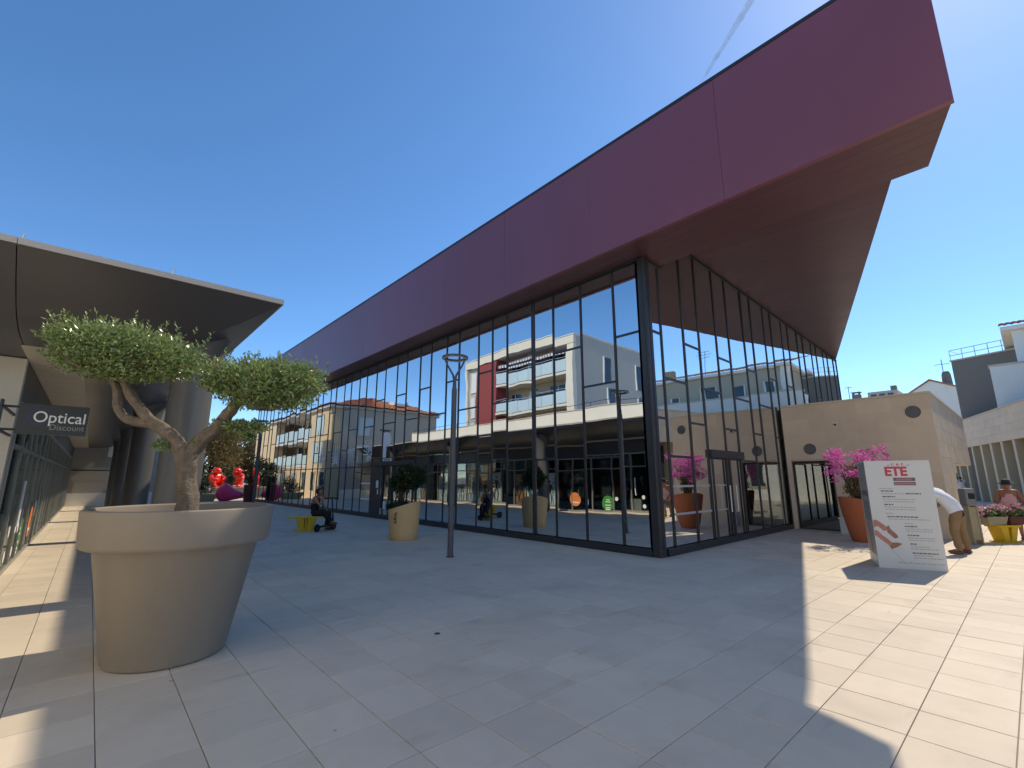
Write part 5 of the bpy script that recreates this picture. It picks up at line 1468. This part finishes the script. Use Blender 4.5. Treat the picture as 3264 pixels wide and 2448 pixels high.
def legpoly(pts, m):
    mb = MB(); mb.extr([fpt(u,v,.0016) for u, v in pts], -bn*.001); mb.build('leg_picture', m, tt)
legpoly([(.006,.43),(.05,.44),(.12,.415),(.20,.375),(.22,.345),(.15,.335),(.08,.375),(.03,.375),(.006,.355)], 'leg_print')
legpoly([(.205,.38),(.245,.388),(.252,.36),(.345,.305),(.355,.28),(.30,.27),(.20,.325)], 'leg_shoe')
legpoly([(.006,.345),(.06,.335),(.12,.295),(.20,.262),(.245,.232),(.20,.205),(.10,.25),(.006,.295)], 'leg_print')
legpoly([(.247,.232),(.33,.235),(.405,.225),(.31,.19),(.23,.172),(.203,.203)], 'leg_shoe')
for a, b in (((.18,.205),(.42,.03)),):
    mb = MB(); mb.extr([fpt(a[0],a[1],.0016), fpt(a[0]+.008,a[1],.0016), fpt(b[0]+.008,b[1],.0016), fpt(b[0],b[1],.0016)], -bn*.001); mb.build('print_line', 'print_grey', tt)
cxv = (TB-TA).normalized(); cn = Vector((-cxv.y,cxv.x,0))
if cn.dot(Vector((0,1,0))) < 0: cn = -cn
def gpt(u, v, e=.002): return TA + cxv*u*(TB-TA).length + Vector((0,0,v*TH)) + cn*e
def gstrip(u0,u1,v0,v1,m,nm='side_print',e=.0015):
    mb = MB(); mb.extr([gpt(u0,v0,e),gpt(u1,v0,e),gpt(u1,v1,e),gpt(u0,v1,e)], -cn*.001); mb.build(nm, m, tt)
gstrip(.06,.97,.10,.985,'totem_photo'); gstrip(.15,.9,.66,.71,'print_dark',e=.0024)
for k in range(9): gstrip(.2,.85,.42+k*.022,.43+k*.022,'print_dark',e=.0024)
gstrip(.45,.6,.10,.40,'leg_shoe',e=.0024)

# ------------------------------------------------------------------ litter bin
lb = thing('litter_bin', 'grey and tan litter bin beside the bending person', 'bin', (16.5, 1.22, 0))
ba = math.atan2(rgt.y, rgt.x)
bd = Vector((math.cos(ba), math.sin(ba), 0)); bo = Vector((-bd.y, bd.x, 0)); b0 = Vector((16.5,1.22,0))
for s in (-1,1): MB().obox(b0+bd*.10*s+Vector((0,0,.46)), bd*.018, bo*.10, Vector((0,0,.46))).build('side_post', 'bin_tan', lb)
MB().obox(b0+Vector((0,0,.50)), bd*.08, bo*.09, Vector((0,0,.40))).build('body', 'bin_tan', lb, bevel=.01)
MB().obox(b0+Vector((0,0,1.135)), bd*.125, bo*.115, Vector((0,0,.215))).build('hood', 'bin_grey', lb, bevel=.05, seg=3)
MB().obox(b0+Vector((0,0,1.16))-bo*.117, bd*.08, bo*.004, Vector((0,0,.07))).build('opening', 'black', lb)

# ------------------------------------------------------------------ sculptures
def sculpture_red(label, loc, rz):
    t = thing('red_sculpture', label, 'sculpture', loc, rz, 'glossy red sculptures on the low wall')
    J = dict(a=(0,0.05,.25), b=(0,0.06,.55), c=(0,.02,.88), d=(0,-.02,1.08), hl=(.28,-.05,.25), kl=(.36,-.32,.62), al=(.34,-.40,.12), fl=(.34,-.62,.08), hr=(-.28,-.05,.25), kr=(-.36,-.32,.62), ar=(-.34,-.40,.12), fr=(-.34,-.62,.08),
             sl=(.32,-.02,.92), el=(.46,-.30,.66), wl=(.12,-.46,.58), sr=(-.32,-.02,.92), er=(-.46,-.30,.66), wr=(-.12,-.46,.58))
    E = [('a','b'),('b','c'),('c','d')] + [e for q in 'lr' for e in (('a','h'+q),('h'+q,'k'+q),('k'+q,'a'+q),('a'+q,'f'+q),('c','s'+q),('s'+q,'e'+q),('e'+q,'w'+q))]
    rd = {k: .15 for k in J}; rd.update(a=(.36,.30), b=(.36,.30), c=(.32,.26), d=.16, kl=.15, kr=.15, al=.11, ar=.11, fl=.10, fr=.10, el=.12, er=.12, wl=.10, wr=.10)
    t.scale = (1.28, 1.28, 1.02)
    mb = skin_mesh(J, E, rd, 'a')
    mb.build('body', 'sculpt_red', t, smooth=True, world=False)
    hd = MB().ell((0,-.08,1.28), (.24,.27,.25), 20, 14).build('head', 'sculpt_red', t, smooth=True, world=False)
    MB().lathe([(.30,1.30),(.31,1.33),(.27,1.36),(.23,1.37)], 28).build('brow', 'sculpt_red', hd, smooth=True, world=False)
    MB().ell((0,-.33,1.20), (.10,.10,.07), 12, 8).build('muzzle', 'sculpt_red', hd, smooth=True, world=False)
    MB().prism([(-.55,-.62),(.55,-.62),(.55,.45),(-.55,.45)], 0.0, .06).build('base', 'sculpt_red', t, world=False, bevel=.02)
sculpture_red('glossy red crouching sculpture on the low wall, nearer the shop columns', (7.55, 44.5, .885), 0.5)
sculpture_red('glossy red crouching sculpture on the low wall, nearer the glass hall', (9.15, 44.5, .885), -0.7)
mg = thing('magenta_sculpture', 'low magenta animal-shaped sculpture on the plaza before the low wall', 'sculpture', (7.5, 38.6, 0), math.atan2(rgt.y, rgt.x))
J = dict(a=(-.55,0,.25), b=(-.42,0,.72), c=(-.34,0,1.12), d=(.15,0,.42), e=(.65,0,.37), f=(1.08,0,.35), g=(-.75,0,.2))
mbm = skin_mesh(J, [('a','b'),('b','c'),('b','d'),('d','e'),('e','f'),('a','g')], dict(a=.52,b=.34,c=.17,d=.38,e=.27,f=.13,g=.36), 'b')
mbm.v = [(x,y,max(z,0.0)) for x,y,z in mbm.v]
mbm.build('body', 'sculpt_pink', mg, smooth=True, world=False); mg.scale = (1.0, 1.0, 1.15)
for s in (-1,1): MB().ell((-.34,.10*s,1.30),(.05,.035,.13),10,8).build('ear', 'sculpt_pink', mg, smooth=True, world=False)
MB().ell((1.18,0,.35),(.05,.05,.05),10,8).build('nose', 'sculpt_pink', mg, smooth=True, world=False)
# maroon bollard and far planter
mp = thing('maroon_pillar', 'dark maroon cylindrical planter pot near the far end of the hall', 'planter', (8.2, 36.2, 0))
MB().lathe([(0.0,0.0),(.26,0.0),(.30,.6),(.32,1.15),(.29,1.16),(.28,1.05),(0.0,1.05)], 28, (8.2,36.2)).build('pot_body', 'maroon', mp, smooth=40)
leaf_cloud([((8.2,36.2,1.45),(.30,.30,.30),1,None)], 700, .10, 71).build('shrub', 'hedge', mp)
fp = thing('low_planter', 'low tan stone planter with white flowering shrub by the shop columns', 'planter', (6.0, 39.5, 0))
MB().hexa([(5.3,39.0,0),(6.7,39.0,0),(6.7,40.0,0),(5.3,40.0,0)],[(5.15,38.85,.5),(6.85,38.85,.5),(6.85,40.15,.5),(5.15,40.15,.5)]).build('trough', 'bin_tan', fp, bevel=.02)
leaf_cloud([((5.7,39.5,.85),(.55,.5,.45),1,None),((6.3,39.5,.9),(.5,.5,.5),1,None),((6.0,39.5,1.3),(.5,.4,.5),.8,None)], 3200, .10, 72).build('shrub', 'hedge', fp)
leaf_cloud([((6.1,39.3,.85),(.6,.5,.3),1,None)], 60, .10, 73, aspect=.9).build('flowers', 'poster_blue', fp)['kind'] = 'stuff'
gbn = thing('green_bin', 'bright green litter bin by the corner house, seen mirrored in the glass', 'bin', (5.4, 48.5, 0))
MB().lathe([(0.0,.45),(.24,.45),(.28,1.15),(.26,1.17),(0.0,1.2)], 20, (5.4,48.5)).build('bucket', 'green_bin', gbn, smooth=40)
MB().tube([(5.4,48.5,0),(5.4,48.5,.46)], .05, 10).build('post', 'frame', gbn)

ct = thing('contrail', 'thin white aircraft contrail beside the roof edge in the sky', 'contrail', (8780, 3100, 9000))
cmb = MB(); pA, pB = Vector((9318,3810,9002)), Vector((8222,2275,9002)); rr_ = random.Random(8); pts = []; rad = []
for k in range(41):
    t = -0.02 + 1.3*k/40
    pts.append(pA.lerp(pB, t) + Vector((rr_.gauss(0,2.5), rr_.gauss(0,2.5), rr_.gauss(0,2)))); rad.append((34 + 40*t)*rr_.uniform(.88,1.12)*min(1,(k+1)/6))
cmb.tube(pts, rad, 10).build('vapour', M['vapour'], ct, smooth=True)

gs = thing('garden_shrub', 'dark upright shrub before the low wall between the red sculptures', 'shrub', (8.25, 42.7, 0))
MB().tube([(8.25,42.7,0),(8.27,42.7,.8),(8.25,42.72,1.4)], [.05,.04,.02], 8).build('stem', 'bark_dark', gs, smooth=True)
leaf_cloud([((8.25,42.7,1.3),(.32,.32,.4),1,None),((8.2,42.7,1.85),(.22,.22,.4),.7,None),((8.4,42.7,1.55),(.25,.25,.3),.5,None)], 1500, .12, 81).build('crown', 'hedge', gs)
